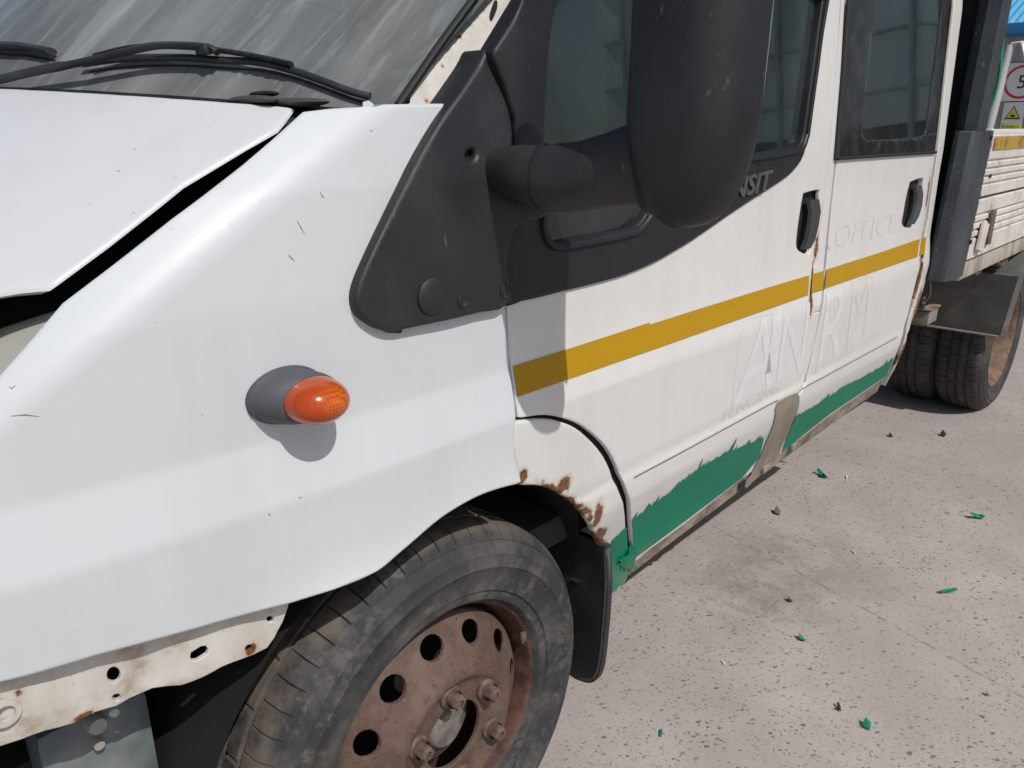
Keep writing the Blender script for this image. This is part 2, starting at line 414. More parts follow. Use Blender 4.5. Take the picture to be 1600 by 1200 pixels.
# glass: tinted pane with reflections and a dusty film that paints in extra reflection
def glass(name, tint, dust_sheen=.05, streak=0.0, sheen_col=(.40, .41, .40), up=(1, 1, .1)):
    s = NT(name); s.n.remove(s.b)
    tr = s.node('ShaderNodeBsdfTransparent'); tr.inputs[0].default_value = (*tint, 1)
    gl = s.node('ShaderNodeBsdfGlossy'); gl.inputs['Roughness'].default_value = .015; gl.inputs[0].default_value = (.92, .97, .96, 1)
    fr = s.node('ShaderNodeFresnel'); fr.inputs[0].default_value = 1.65
    df = s.node('ShaderNodeBsdfDiffuse'); df.inputs[0].default_value = (*sheen_col, 1)
    m1 = s.node('ShaderNodeMixShader'); s.link(fr.outputs[0], m1.inputs[0]); s.link(tr.outputs[0], m1.inputs[1]); s.link(gl.outputs[0], m1.inputs[2])
    n = s.noise(4, 5, .6); f = s.math('MULTIPLY', s.ramp(n, .35, .7, .4, 1.0), dust_sheen)
    f = s.math('ADD', f, s.math('MULTIPLY', s.ramp(s.voro(60), .07, .03), .22))
    if streak:
        sn = s.noise(34, 4, .6, vec=s.scale(*up)); f = s.math('ADD', f, s.math('MULTIPLY', s.ramp(sn, .52, .66), streak))
        sn2 = s.noise(12, 4, .6, vec=s.scale(*up)); f = s.math('ADD', f, s.math('MULTIPLY', s.ramp(sn2, .45, .65), streak*.8))
    m2 = s.node('ShaderNodeMixShader'); s.setin(m2, 0, f); s.link(m1.outputs[0], m2.inputs[1]); s.link(df.outputs[0], m2.inputs[2])
    s.link(m2.outputs[0], s.out.inputs[0]); return s.m
glass('side_glass', (.20, .29, .28), .085, sheen_col=(.30, .40, .39))
glass('rear_glass', (.16, .20, .20), .06, sheen_col=(.36, .42, .41))
s = NT('frit_black'); n = s.noise(25, 4); s.fin(s.mix(s.ramp(n, .4, .7), (.020, .020, .021), (.040, .038, .036)), .12)

# chipped dark blue grey steel, white ribbed board
s = NT('post_steel'); n = s.noise(7, 5, .65); ch = s.ramp(s.noise(48, 5, .7), .63, .67)
col = s.mix(s.ramp(n, .35, .7), (.026, .033, .040), (.050, .060, .066)); col = s.mix(s.math('MULTIPLY', ch, .8), col, (.21, .20, .16)); s.fin(col, .5); s.bump(ch, .2, .001)
s = NT('board_white'); n = s.noise(8, 5, .65, vec=s.scale(1.5, 1, 1)); ch = s.ramp(s.noise(17, 5, .65, vec=s.scale(1.2, 1, 1.2)), .64, .66)
col = s.mix(s.ramp(n, .4, .7), (.66, .63, .59), (.54, .48, .42)); col = s.mix(ch, col, (.24, .24, .26)); s.fin(col, .5)
s = NT('rail_cream'); n = s.noise(12, 5, .65, vec=s.scale(1, 1, .4)); s.fin(s.mix(s.ramp(n, .42, .66), (.42, .38, .32), (.16, .11, .075)), .65)
s = NT('bracket_grey'); n = s.noise(20, 4); s.fin(s.mix(n, (.17, .155, .14), (.28, .26, .23)), .7)
s = NT('lamp_glass'); n = s.noise(10, 3); s.fin(s.mix(n, (.42, .42, .37), (.58, .57, .50)), .25, **{'Coat Weight': .4})

# concrete ground
s = NT('concrete')
big = s.noise(.55, 5, .6); mid = s.noise(3.2, 6, .65); fine = s.noise(45, 5, .7); grit = s.noise(240, 3, .7)
col = s.mix(s.ramp(mid, .32, .72), (.365, .322, .296), (.445, .400, .372))
col = s.mix(s.math('MULTIPLY', s.ramp(big, .45, .7), .4), col, (.325, .285, .262))
col = s.mix(s.math('MULTIPLY', s.ramp(grit, .45, .75), .35), col, (.50, .45, .42))
wob = s.node('ShaderNodeVectorMath', operation='ADD'); s.link(s.co, wob.inputs[0])
nz = s.node('ShaderNodeTexNoise'); nz.inputs['Scale'].default_value = 70; s.link(s.co, nz.inputs['Vector'])
wsc = s.node('ShaderNodeVectorMath', operation='SCALE'); s.link(nz.outputs['Color'], wsc.inputs[0]); wsc.inputs[3].default_value = .006; s.link(wsc.outputs[0], wob.inputs[1])
def pebbles(scale, a, b, gate, ang):
    v = s.scale(1, 1, 1, vec=wob.outputs[0], rot=(0, 0, ang)); v = s.scale(1, 1.7, .01, vec=v)
    n = s.node('ShaderNodeTexVoronoi'); s.link(v, n.inputs['Vector']); n.inputs['Scale'].default_value = scale
    sep = s.node('ShaderNodeSeparateColor'); s.link(n.outputs['Color'], sep.inputs[0])
    size = s.math('MULTIPLY', sep.outputs[0], b)
    k = s.ramp(s.math('SUBTRACT', n.outputs['Distance'], size), .05, -.03)
    return s.math('MULTIPLY', k, s.ramp(sep.outputs[1], gate, gate+.03)), sep.outputs[2]
p1, c1 = pebbles(50, .1, .36, .60, .5); p2, c2 = pebbles(92, .1, .42, .42, 1.3); p3, c3 = pebbles(150, .1, .46, .35, .2)
pc = s.mix(c1, (.115, .112, .122), (.215, .200, .196)); pc2 = s.mix(c2, (.125, .118, .122), (.24, .215, .205))
wear = s.ramp(s.noise(1.7, 4, .6), .33, .58, .55, 1.0)
col = s.mix(s.math('MULTIPLY', s.math('MULTIPLY', p3, .55), wear), col, (.23, .205, .192)); col = s.mix(s.math('MULTIPLY', s.math('MULTIPLY', p2, .85), wear), col, pc2); col = s.mix(s.math('MULTIPLY', p1, s.math('MULTIPLY', wear, .9)), col, pc)
# oily stain beside the sill, cement smear over it, and one hairline crack
stc = at(1215, 890, 2, 0); stain = s.math('MULTIPLY', s.spot((stc.x, stc.y, 0), .46, (1, 1.25, 1)), s.ramp(s.noise(7, 6, .7), .40, .58))
col = s.mix(s.math('MULTIPLY', stain, .5), col, (.165, .142, .130))
stc2 = at(1270, 905, 2, 0); st2 = s.math('MULTIPLY', s.spot((stc2.x, stc2.y, 0), .2), s.ramp(s.noise(11, 5, .7), .42, .58)); col = s.mix(s.math('MULTIPLY', st2, .55), col, (.30, .265, .245))
stc3 = at(1180, 935, 2, 0); st3 = s.math('MULTIPLY', s.spot((stc3.x, stc3.y, 0), .22), s.ramp(s.noise(16, 6, .7), .47, .58)); col = s.mix(s.math('MULTIPLY', st3, .4), col, (.15, .13, .122))
ca = at(1130, 830, 2, 0); cb = at(1590, 1085, 2, 0); dv = (cb-ca).normalized()
sx = s.node('ShaderNodeSeparateXYZ'); s.link(s.co, sx.inputs[0])
nx, ny = -dv.y, dv.x
dist = s.math('ADD', s.math('ADD', s.math('MULTIPLY', sx.outputs[0], nx), s.math('MULTIPLY', sx.outputs[1], ny)), -(ca.x*nx+ca.y*ny))
dist = s.math('ADD', dist, s.math('MULTIPLY', s.math('SUBTRACT', s.noise(14, 5, .65), .5), .03))
along = s.math('ADD', s.math('ADD', s.math('MULTIPLY', sx.outputs[0], dv.x), s.math('MULTIPLY', sx.outputs[1], dv.y)), -(ca.x*dv.x+ca.y*dv.y))
crack = s.math('MULTIPLY', s.ramp(s.math('ABSOLUTE', dist), .0065, .001), s.ramp(s.noise(24, 3), .36, .6))
crack = s.math('MULTIPLY', crack, s.ramp(along, -.4, .1))
col = s.mix(s.math('MULTIPLY', crack, .6), col, (.15, .115, .098))
h = s.math('SUBTRACT', s.math('ADD', s.math('MULTIPLY', fine, .5), s.math('MULTIPLY', grit, .35)), s.math('ADD', s.math('MULTIPLY', p1, .25), crack))
s.bump(h, .45, .004); s.fin(col, .85, **{'Specular IOR Level': .25})

s = NT('wall_grey'); n = s.noise(3, 5); s.fin(s.mix(n, (.25, .245, .235), (.33, .32, .30)), .8)
s = NT('blue_sheet'); n = s.noise(2, 4); s.fin(s.mix(n, (.085, .36, .60), (.12, .42, .66)), .45)
s = NT('blue_fascia'); s.fin((.012, .13, .34), .4)
s = NT('sign_white'); n = s.noise(6); s.fin(s.mix(n, (.60, .60, .57), (.68, .68, .66)), .4)
s = NT('sign_red'); s.fin((.50, .012, .035), .4)
s = NT('sign_black'); s.fin((.015, .015, .017), .5)
s = NT('sign_yellow'); s.fin((.52, .50, .06), .45)
s = NT('hose_green'); n = s.noise(30); s.fin(s.mix(n, (.014, .19, .105), (.03, .26, .16)), .4)
s = NT('aluminium'); n = s.noise(14, 4); s.fin(s.mix(n, (.50, .51, .52), (.62, .62, .62)), .45, Metallic=.35)
s = NT('steel_frame'); s.fin((.20, .27, .30), .6)
s = NT('dark_opening'); s.fin((.03, .032, .033), .8)
s = NT('green_shard'); n = s.noise(60); s.fin(s.mix(n, (.006, .17, .085), (.012, .235, .125)), .65, **{'Specular IOR Level': .2})
s = NT('dark_shard'); s.fin((.035, .03, .028), .7)
s = NT('pale_shard'); s.fin((.66, .66, .64), .5)
s = NT('grey_shard'); s.fin((.10, .16, .145), .5)
s = NT('cream_strip'); n = s.noise(30); s.fin(s.mix(n, (.60, .55, .40), (.72, .68, .55)), .6)
s = NT('mirror_silver'); s.fin((.8, .8, .8), .03, Metallic=1.0)
s = NT('bottle_grey'); n = s.noise(9, 5); s.fin(s.mix(s.ramp(n, .4, .65), (.10, .125, .13), (.20, .22, .215)), .45)
s = NT('bottle_cap'); s.fin((.33, .31, .28), .6)
s = NT('housing_dark'); n = s.noise(10, 4); s.fin(s.mix(n, (.006, .006, .007), (.015, .014, .013)), .75)
s = NT('housing_rib'); s.fin((.045, .040, .035), .7)
s = NT('flap_rim'); n = s.noise(14, 4); s.fin(s.mix(n, (.075, .077, .080), (.13, .13, .13)), .6)
s = NT('tyre_rear'); n = s.noise(12, 5, .6); s.fin(s.mix(s.ramp(n, .4, .7), (.035, .034, .033), (.080, .073, .066)), .75); s.bump(s.noise(140, 3), .25, .001)
s = NT('gap_shade'); s.fin((.016, .017, .019), .7)
s = NT('dash_grey'); n = s.noise(12, 3); s.fin(s.mix(n, (.07, .072, .075), (.12, .12, .118)), .75)

s = NT('cowl_brown'); n = s.noise(20, 4); s.fin(s.mix(n, (.045, .04, .038), (.085, .074, .068)), .7)
s = NT('crease_shade'); s.fin((.20, .175, .15), .7)
s = NT('shed_blue'); n = s.noise(1.5, 3); s.fin(s.mix(n, (.42, .55, .62), (.52, .63, .68)), .5)

s = NT('scratch_grey'); s.fin((.22, .20, .18), .7)

# ================================================================== ground
bm = bmesh.new()
gx = [-300, -60, -12, -4, 0, 4, 8, 16, 60, 300]
V = [[bm.verts.new((x, y, 0)) for x in gx] for y in gx]
for j in range(9):
    for i in range(9): bm.faces.new((V[j][i], V[j][i+1], V[j+1][i+1], V[j+1][i]))
ground = from_bm('ground', bm, 'concrete', smooth=0); tag(ground, 'sunlit pinkish concrete yard with dark exposed pebbles', kind='structure')

# ================================================================== the truck
van = thing('crew_cab_truck', 'white crew cab flatbed truck with yellow stripe and green sill', 'truck')

# ---------------------------------------------------------------- bonnet and windscreen surfaces
def kk(y): return 1-((.95-y)/.81)**2
def zb(x, y): return 1.287+.542*(x+.108)+.19*kk(y)
def xr(y): return -.108-.28*kk(y)
def hit(px, py, F, t0=.2, t1=6, n=600):
    d = ray(px, py); prev = None
    for i in range(n+1):
        t = t0+(t1-t0)*i/n; v = F(CPOS+d*t)
        if prev is not None and prev[1]*v <= 0:
            a, b = prev[0], t
            for _ in range(40):
                c = (a+b)/2
                if F(CPOS+d*a)*F(CPOS+d*c) <= 0: b = c
                else: a = c
            return CPOS+d*((a+b)/2)
        prev = (t, v)
    return None
Fb = lambda p: p.z-zb(p.x, p.y)
edge_px = [(477, 172), (429, 198), (379, 226), (282, 284), (246, 313), (165, 376), (76, 441)]
edge = [hit(px, py, Fb) for px, py in edge_px]
fr = [hit(px, py, Fb) for px, py in ((36, 444), (0, 450))]
fl = [(p.x, p.y) for p in fr]
ed = [(p.x, p.y) for p in edge]
fx, fy = fl[-1]
outline = [(xr(y), y) for y in np.linspace(1.75, .16, 24)] + ed[1:] + fl + [(fx-.12, fy+.06), (fx-.30, fy+.20), (-.80, .60), (-.84, .95), (-.80, 1.30), (-.45, 1.75)]
panel('bonnet', outline, 'paint_bonnet', van, lambda u, v, d: (u, v+max(0, d-.005)*1.2, zb(u, v)-min(d, .005)-max(0, d-.005)*.3), .035, .005, .030)
# black sheet paints in the engine bay shade under the open shut line
panel('engine_bay_shade', [(-.86, .12), (-.05, .12), (-.05, 1.75), (-.86, 1.75)], 'void_black', van, lambda u, v, d: (u, v, zb(u, max(v, .15))-.11-d), .08, 0, .02)
# headlamp under the front corner of the bonnet
panel('headlamp', [(-.88, .16), (-.62, .10), (-.405, .115), (-.40, .17), (-.60, .42), (-.88, .45)], 'lamp_glass', van, lambda u, v, d: (u, v, zb(u, .16)-.055+.03*(v-.1)-d), .03, .006, .25)

# windscreen: raked and curved across
def zwb(y): return 1.287+.038*kk(y)
def xws(y, z): return xr(y)+.03+(z-zwb(y))/.90
Fw = lambda p: p.x-xws(p.y, p.z)
s = NT('windscreen_glass'); s.n.remove(s.b)
tr = s.node('ShaderNodeBsdfTransparent'); tr.inputs[0].default_value = (.30, .36, .35, 1)
gl = s.node('ShaderNodeBsdfGlossy'); gl.inputs['Roughness'].default_value = .03; gl.inputs[0].default_value = (.9, .95, .94, 1)
frn = s.node('ShaderNodeFresnel'); frn.inputs[0].default_value = 1.5
df = s.node('ShaderNodeBsdfDiffuse'); df.inputs[0].default_value = (.37, .385, .385, 1)
m1 = s.node('ShaderNodeMixShader'); s.link(frn.outputs[0], m1.inputs[0]); s.link(tr.outputs[0], m1.inputs[1]); s.link(gl.outputs[0], m1.inputs[2])
wv = s.scale(.25, 1, .25, rot=(0, 0, 0))
a1 = s.noise(55, 5, .65, dist=.5, vec=s.scale(.10, 1, .10, off=(0, .3, 0), rot=(.12, 0, 0))); a2 = s.noise(13, 4, .6, vec=s.scale(.16, 1, .16, rot=(.12, 0, 0))); a3 = s.noise(2.4, 4)
f = s.math('ADD', s.math('MULTIPLY', s.ramp(a1, .53, .66), .16), s.math('MULTIPLY', s.ramp(a2, .40, .66), .16))
f = s.math('ADD', f, s.ramp(a3, .3, .7, .22, .36))
m2 = s.node('ShaderNodeMixShader'); s.setin(m2, 0, f); s.link(m1.outputs[0], m2.inputs[1]); s.link(df.outputs[0], m2.inputs[2]); s.link(m2.outputs[0], s.out.inputs[0])
def ws_map(off): return lambda u, v, d: (xws(u, v)-off+d*.7, u, v+off-d*.7)
ZT = 1.93
def yside(z): return .075+.06*(z-1.29)/.6            # inner edge of the windscreen pillar
oy = [(yside(z), z) for z in np.linspace(zwb(.12)+.002, ZT, 10)]
outline = [(y, zwb(y)+.004) for y in np.linspace(1.78, .12, 16)] + oy + [(1.9-yside(ZT), ZT)] + [(1.9-y, z) for y, z in oy[::-1][1:]]
panel('windscreen', outline, 'windscreen_glass', van, ws_map(0), .05, 0, .005)
# black ceramic band along the foot of the glass
band = [(y, zwb(y)+.008) for y in np.linspace(1.75, .125, 20)] + [(y, zwb(y)+.008+.035+.03*max(0, 1-(y-.12)/.25)**2) for y in np.linspace(.128, 1.75, 24)]
panel('frit_band', band, 'frit_black', van, ws_map(-.008), .05, 0, 0)
# cowl panel between bonnet and glass
outline = [(y, 0.0) for y in np.linspace(1.75, .10, 20)] + [(y, 1.0) for y in np.linspace(.10, 1.75, 20)]
cowl = panel('cowl', outline, 'cowl_plastic', van, lambda u, v, d: (xr(u)-.02+.085*v, u, zwb(u)-.016+.022*v-d), (.05, .25), 0, .01)
# a moulded pod on the cowl near the corner
for nm, q, sz in (('nozzle_cover', (458, 158), (.022, .075, .006)), ('nozzle_cover', (392, 154), (.018, .06, .006))):
    c = hit(*q, lambda p: p.x-xws(p.y, p.z)+.004); bm = bmesh.new(); ball(bm, (c.x, c.y, c.z-.002), sz); from_bm(nm, bm, 'cowl_brown', cowl)
bm = bmesh.new(); c = hit(412, 147, lambda p: p.x-xws(p.y, p.z)+.010); ball(bm, (c.x, c.y, c.z), (.010, .034, .004)); from_bm('cowl_recess_shade', bm, 'void_black', cowl)  # black bump painted for the shade inside the cowl recess

# wiper: arm, bridge, blade holder, rubber
def wsp(px, py, lift=0.0):
    p = hit(px, py, lambda q: q.x-xws(q.y, q.z)+lift*1.4)
    if p is None: print('MISS', px, py); p = Vector((-.3, .9, 1.35))
    return p
wp = [(345, 94), (400, 97), (450, 108), (500, 125), (545, 142), (578, 151)]
left = [(130, 100), (180, 93), (230, 90), (290, 90)]
blade = curve([wsp(a, b, .012) for a, b in left+wp], 6)
wiper = tube('wiper', [Vector(p) for p in blade], [.0048]*len(blade), 'wiper_black', van, 8)
tag(wiper, 'black wiper with perforated bridge')
tube('wiper_rubber', [Vector(p)-Vector((-.72, 0, .69))*.012+Vector((0, 0, -.003)) for p in blade], [(.0045, .003)]*len(blade), 'seal_black', wiper, 6)
arm = curve([wsp(-60, 136, .02), wsp(0, 124, .022), wsp(60, 110, .026), wsp(130, 97, .03), wsp(200, 80, .034), wsp(250, 71, .036), wsp(320, 73, .034), wsp(340, 82, .028)], 6)
tube('wiper_arm', arm, [(.005, .0065)]*16+[(.0075, .0045)]*(len(arm)-16), 'wiper_black', wiper, 8)
br = [wsp(a, b, .022) for a, b in ((150, 88), (200, 76), (250, 72), (300, 74), (345, 79), (400, 88), (455, 100))]
tube('bridge', curve(br, 5), [(.0075, .0035)]*31, 'wiper_black', wiper, 8)
for k, (a, b) in enumerate(((365, 82), (382, 85), (400, 88), (418, 92))):
    p = wsp(a, b, .0275); q = wsp(a+9, b+2, .0275); tube('bridge_slot', [p, q], .0018, 'void_black', wiper, 6)
p = wsp(318, 78, .03); bm = bmesh.new(); add_box(bm, p, (.012, .026, .012), None, .003); from_bm('wiper_clip', bm, 'wiper_black', wiper)
# far wiper of the pair, its tip only in view
far = curve([wsp(-30, 70, .012), wsp(0, 71, .012), wsp(40, 73, .012), wsp(80, 80, .012)], 5)
w2 = tube('wiper', far, [(.011, .006)]*(len(far)-6)+[(.009, .005)]*6, 'wiper_black', van, 8)
tube('wiper_rubber', [Vector(p)+Vector((.006, 0, -.014)) for p in far], [(.005, .003)]*len(far), 'seal_black', w2, 6)

# ---------------------------------------------------------------- a plane patch traced in metres
def plane_basis(p0, p1, p2):
    p0, p1, p2 = Vector(p0), Vector(p1), Vector(p2); e1 = (p1-p0).normalized(); n = e1.cross(p2-p0).normalized()
    if n.dot(CPOS-p0) < 0: n = -n
    return p0, e1, n.cross(e1), n
def on_plane(B, px, py):
    p0, e1, e2, n = B; d = ray(px, py); t = (p0-CPOS).dot(n)/d.dot(n); q = CPOS+d*t-p0; return (q.dot(e1), q.dot(e2))
def plane_map(B, off=0, relief=None):
    p0, e1, e2, n = B
    return lambda u, v, d: p0+e1*u+e2*v+n*(off-d+(relief(u, v) if relief else 0))

# windscreen pillar: bare stained metal
Bp = plane_basis(at(575, 160, 1, .115), at(690, 166, 1, .045), at(778, 0, 1, .125))
pil_px = [(640, 174), (646, 148), (660, 128), (672, 111), (686, 95), (699, 76), (711, 57), (714, 46), (726, 40), (738, 19), (757, -12), (930, -225), (985, -225), (812, -12), (790, 38), (766, 84), (742, 112), (728, 92), (735, 112), (716, 142), (700, 172)]
pil = [on_plane(Bp, a, b) for a, b in pil_px]
ra = Vector(on_plane(Bp, 640, 150)); rb = Vector(on_plane(Bp, 785, 0)); rd = (rb-ra).normalized(); rn = Vector((-rd.y, rd.x))
def pil_relief(u, v):
    t = (Vector((u, v))-ra).dot(rn); return .010*math.exp(-(t/.012)**2) - .012*max(0, -t/.03)
pillar = panel('windscreen_pillar', pil, 'paint_pillar', van, plane_map(Bp, 0, pil_relief), .008, .002, .02)
slot = curve([on_plane(Bp, *q) for q in ((766, 30), (772, 16), (777, 14), (776, 22), (769, 33))], 4, True)
panel('pillar_slot', slot, 'void_black', pillar, plane_map(Bp, .0045, pil_relief), .01, 0, 0)
for nm, q in (('pillar_notch', ((722, 118), (736, 94), (752, 88), (746, 100), (736, 108))), ('pillar_notch', ((710, 150), (716, 124), (727, 120), (732, 126), (722, 145)))):
    panel(nm, curve([on_plane(Bp, *k) for k in q], 4, True), 'void_black', pillar, plane_map(Bp, .0035, pil_relief), .01, 0, 0)
# rubber gasket beside the glass
gk = [hit(a, b, Fw) for a, b in ((622, 166), (655, 118), (685, 74), (738, 2), (772, -44))]
gk = [Vector(p) for p in gk]+[gk[-1]+(gk[-1]-gk[-2])*3.5]
tube('gasket', curve(gk, 6), [(.007, .006)]*31, 'seal_black', van, 8)
# ---------------------------------------------------------------- wing
W = lambda pts: ons(pts, ys_wing)
arch_w = curve(W([(813, 752), (775, 762), (738, 777), (690, 806), (640, 848), (600, 882), (570, 900), (535, 914), (490, 928), (448, 941)]), 4)
low_w = W([(300, 981), (150, 1021), (0, 1063)])
fx0 = low_w[-1]
seam = W([(788, 480), (790, 520), (794, 560), (798, 600), (803, 632), (804, 660), (801, 690), (804, 720), (813, 750)])
top_w = W([(0, 596), (60, 528), (104, 476), (184, 415), (273, 345), (333, 300), (383, 261), (432, 219), (478, 177), (520, 172), (572, 169), (640, 168), (697, 167)])
outline = arch_w + low_w + [(fx0[0]-.10, fx0[1]+.02), (fx0[0]-.22, fx0[1]+.06), (top_w[0][0]-.20, top_w[0][1]-.17), (top_w[0][0]-.08, top_w[0][1]-.055)] + top_w + [on(770, 240, ys_wing), on(786, 400, ys_wing)] + seam[:-1]
def wing_map(u, v, d):
    k = v-crease_z(u)
    return (u, ys_wing(u, v)+d, v) if k < 0 else (u, ys_wing(u, v)+d*.25, v-d*.97)
wing = panel('wing', outline, 'paint_cool', van, wing_map, (.012, .006), .004, .030)
tag(wing, 'cool white replacement wing with small stone chips')
# torn lip of paint along the rear top edge
Bl = plane_basis(at(570, 168, 1, ys_wing(*on(572, 169, ys_wing))+.002), at(664, 168, 1, ys_wing(*on(664, 168, ys_wing))+.002), at(600, 120, 1, .12))
lip = [on_plane(Bl, *q) for q in ((569, 170), (569, 154), (577, 152), (584, 157), (590, 161), (606, 159), (626, 160), (641, 157), (645, 152), (657, 150), (663, 153), (665, 168))]
panel('paint_lip', lip, 'paint_cool', wing, plane_map(Bl, -.004), .02, .0012, .002)
# dents and streaks as real scratches
for q in (((464, 345), (470, 355), (476, 367)), ((500, 300), (503, 306), (507, 309)), ((18, 650), (40, 648), (62, 651)), ((14, 604), (18, 607), (24, 602)), ((450, 398), (455, 403), (460, 408))):
    pts = [on(a, b, ys_wing) for a, b in q]
    tube('scratch', [(x, ys_wing(x, z)-.0002, z) for x, z in pts], [.0003, .0006, .0002], 'scratch_grey', wing, 5)

# bumper mounting flange, bumper gone
Bf = plane_basis(at(0, 1080, 1, .050), at(450, 960, 1, .010), at(200, 1150, 1, .034))
fl_px = [(-90, 1078), (0, 1060), (225, 1000), (452, 938), (449, 952), (443, 975), (432, 1000), (420, 1014), (395, 1023), (345, 1041), (310, 1058), (285, 1071), (240, 1078), (205, 1092), (183, 1106), (150, 1114), (115, 1127), (70, 1140), (35, 1155), (0, 1166), (-90, 1200)]
def circ(px, py, rx, ry=None, a=0, n=14):
    ry = ry or rx
    return [(px+rx*math.cos(2*math.pi*k/n)*math.cos(a)-ry*math.sin(2*math.pi*k/n)*math.sin(a), py+rx*math.cos(2*math.pi*k/n)*math.sin(a)+ry*math.sin(2*math.pi*k/n)*math.cos(a)) for k in range(n)]
slot_px = [(295, 1028), (297, 1019), (314, 1009), (323, 1008), (328, 1014), (325, 1023), (308, 1033), (299, 1034)]
holes = [circ(179, 1057, 13.5, 14.5), slot_px, circ(184, 1093, 9, 7, -.3), circ(425, 971, 7.5, 7), circ(389, 1013, 8, 6.5, -.5)]
flo = [on_plane(Bf, *q) for q in fl_px]; fh = [[on_plane(Bf, *q) for q in h] for h in holes]
def fl_rel(u, v): return .004*math.sin(u*38)*math.cos(v*30+1)+.003*math.sin(u*90+v*60)*.5
flange = panel('bumper_flange', [flo]+fh, 'paint_metal', van, plane_map(Bf, -.002, fl_rel), .012, .0015, .006)
tag(flange, 'stained bare flange with bolt holes where the bumper was')
# stud ring at the left
c = at(6, 1112, 1, .050); lathe_y('mount_ring', [(.014, .0), (.014, -.006), (.009, -.006), (.009, .0)], 'paint_metal', flange, c, 24)
# washer bottle and dark under-wing
bm = bmesh.new(); c = at(160, 1180, 1, .14); add_box(bm, c, (.13, .06, .20), None, .02); bmesh.ops.translate(bm, vec=(0, .03, -.035), verts=bm.verts)
bott = from_bm('washer_bottle', bm, 'bottle_grey', van)
c = at(148, 1128, 1, .135); lathe_y('bottle_cap', [(.0, -.012), (.010, -.012), (.012, -.006), (.012, .01)], 'bottle_cap', bott, c, 16)
c = at(152, 1160, 1, .135); lathe_y('bottle_stud', [(.0, -.008), (.006, -.008), (.007, .01)], 'bottle_cap', bott, c, 12)
bm = bmesh.new(); add_box(bm, (-.72, .95, .62), (.5, 1.4, .55)); from_bm('engine_block', bm, 'void_black', van)
box('front_crossmember', (-.60, .60, .50), (.30, .85, .12), 'void_black', van)

# ---------------------------------------------------------------- arch panel behind the wheel
arch_in = curve(ons([(814, 754), (845, 755), (872, 765), (897, 782), (918, 806), (933, 835), (944, 862), (950, 900), (952, 925)]), 4)
arch_out = curve(ons([(968, 917), (980, 898), (980, 868), (975, 820), (963, 765), (940, 715), (905, 678), (875, 664), (848, 660), (806, 663)]), 4)
outline = arch_in + arch_out + ons([(804, 690), (808, 722), (815, 748)])
archp = panel('arch_panel', outline, 'paint_arch', van, side_map(ys_door, .001), .015, .005, .010)
tag(archp, 'rusty white panel behind the front wheel')
DARK = 'void_black'
# wheel housing
rings = []
for yy in (.045, .20, .36, .55):
    rings.append([(.03+(.40 if a < 1.3 else .45)*math.cos(a), max(yy, .045+.11*max(0, 1-a/.75)), .335+(.425)*math.sin(a)) for a in np.linspace(.16, math.pi+.2, 40)])
bm = bmesh.new(); loft('', rings, None, bm=bm, closed=False, cap=False); add_box(bm, (0.0, .58, .5), (1.0, .03, 1.0))
from_bm('wheel_housing', bm, 'housing_dark', van, recalc=False)
rib = [(.03+.425*math.cos(a), .17, .335+.405*math.sin(a)) for a in np.linspace(.05, 1.9, 26)]
tube('housing_rib', rib, .006, 'housing_rib', van, 6)

# ---------------------------------------------------------------- dark shell behind the shut lines
win_f = ons([(862, 0), (852, 70), (846, 150), (843, 230), (842, 335), (845, 362), (852, 376), (868, 382), (900, 377), (980, 361), (996, 352), (1008, 335), (1030, 300), (1060, 268), (1110, 254), (1180, 243), (1236, 233), (1247, 227), (1253, 212), (1262, 150), (1283, 0)])
win_f = curve(win_f, 3) + [(1.235, 1.78), (.66, 1.78), (.56, 1.72)]
win_r = ons([(1367, 0), (1357, 80), (1349, 160), (1345, 200), (1347, 213), (1354, 219), (1380, 219), (1430, 215), (1440, 211), (1445, 203), (1452, 150), (1471, 0)])
win_r = curve(win_r, 3) + [(1.86, 1.76), (1.50, 1.76)]
def inset(loop, d):
    c = Vector((sum(p[0] for p in loop)/len(loop), sum(p[1] for p in loop)/len(loop)))
    return [tuple(c+(Vector(p)-c)*(1+d/max((Vector(p)-c).length, .01))) for p in loop]
arch_hole = curve(ons([(806, 670), (850, 668), (905, 690), (945, 740), (965, 810), (968, 905)]), 3)
shell = [(.03, 1.28), (.03, .875), (.105, .865)] + arch_hole + [(.40, .40), (1.0, .38), (1.97, .38), (1.985, .94), (1.975, 1.90), (.62, 1.90)]
panel('body_shell', [shell, inset(win_f, .012), inset(win_r, .02)], 'void_black', van, side_map(ys_door, -.014), .03, 0, .02)

# ---------------------------------------------------------------- front door
HB = curve([(986, 879), (1070, 818), (1155, 751), (1212, 711)], 3)
trim_low = [(793, 470), (840, 460), (880, 450), (930, 438), (975, 425), (1020, 406), (1050, 389), (1080, 371), (1150, 323), (1200, 291), (1228, 272), (1244, 255), (1253, 236), (1257, 212)]
tl = curve(ons(trim_low), 3)
d_front = ons([(795, 482), (797, 530), (801, 572), (806, 610), (810, 635), (812, 650)])
d_arch = curve(ons([(816, 650), (850, 646), (881, 651), (914, 665), (951, 700), (975, 750), (987, 805), (990, 850), (990, 880)]), 4)
d_rear = ons([(1238, 655), (1245, 617), (1256, 599), (1270, 545), (1281, 489), (1262, 493), (1264, 470), (1268, 430), (1281, 360), (1291, 284), (1300, 200), (1307, 110), (1313, 0)])
hole1 = curve(ons([(1254, 306), (1258, 300), (1280, 295), (1281, 305), (1279, 335), (1274, 365), (1270, 382), (1264, 398), (1252, 396), (1245, 389), (1244, 375), (1248, 342)]), 3, True)
outline = d_front + d_arch + ons([tuple(q) for q in HB]) + d_rear + [(1.315, 1.88), (1.25, 1.88)] + ons([(1287, 0), (1264, 160)]) + tl[::-1]
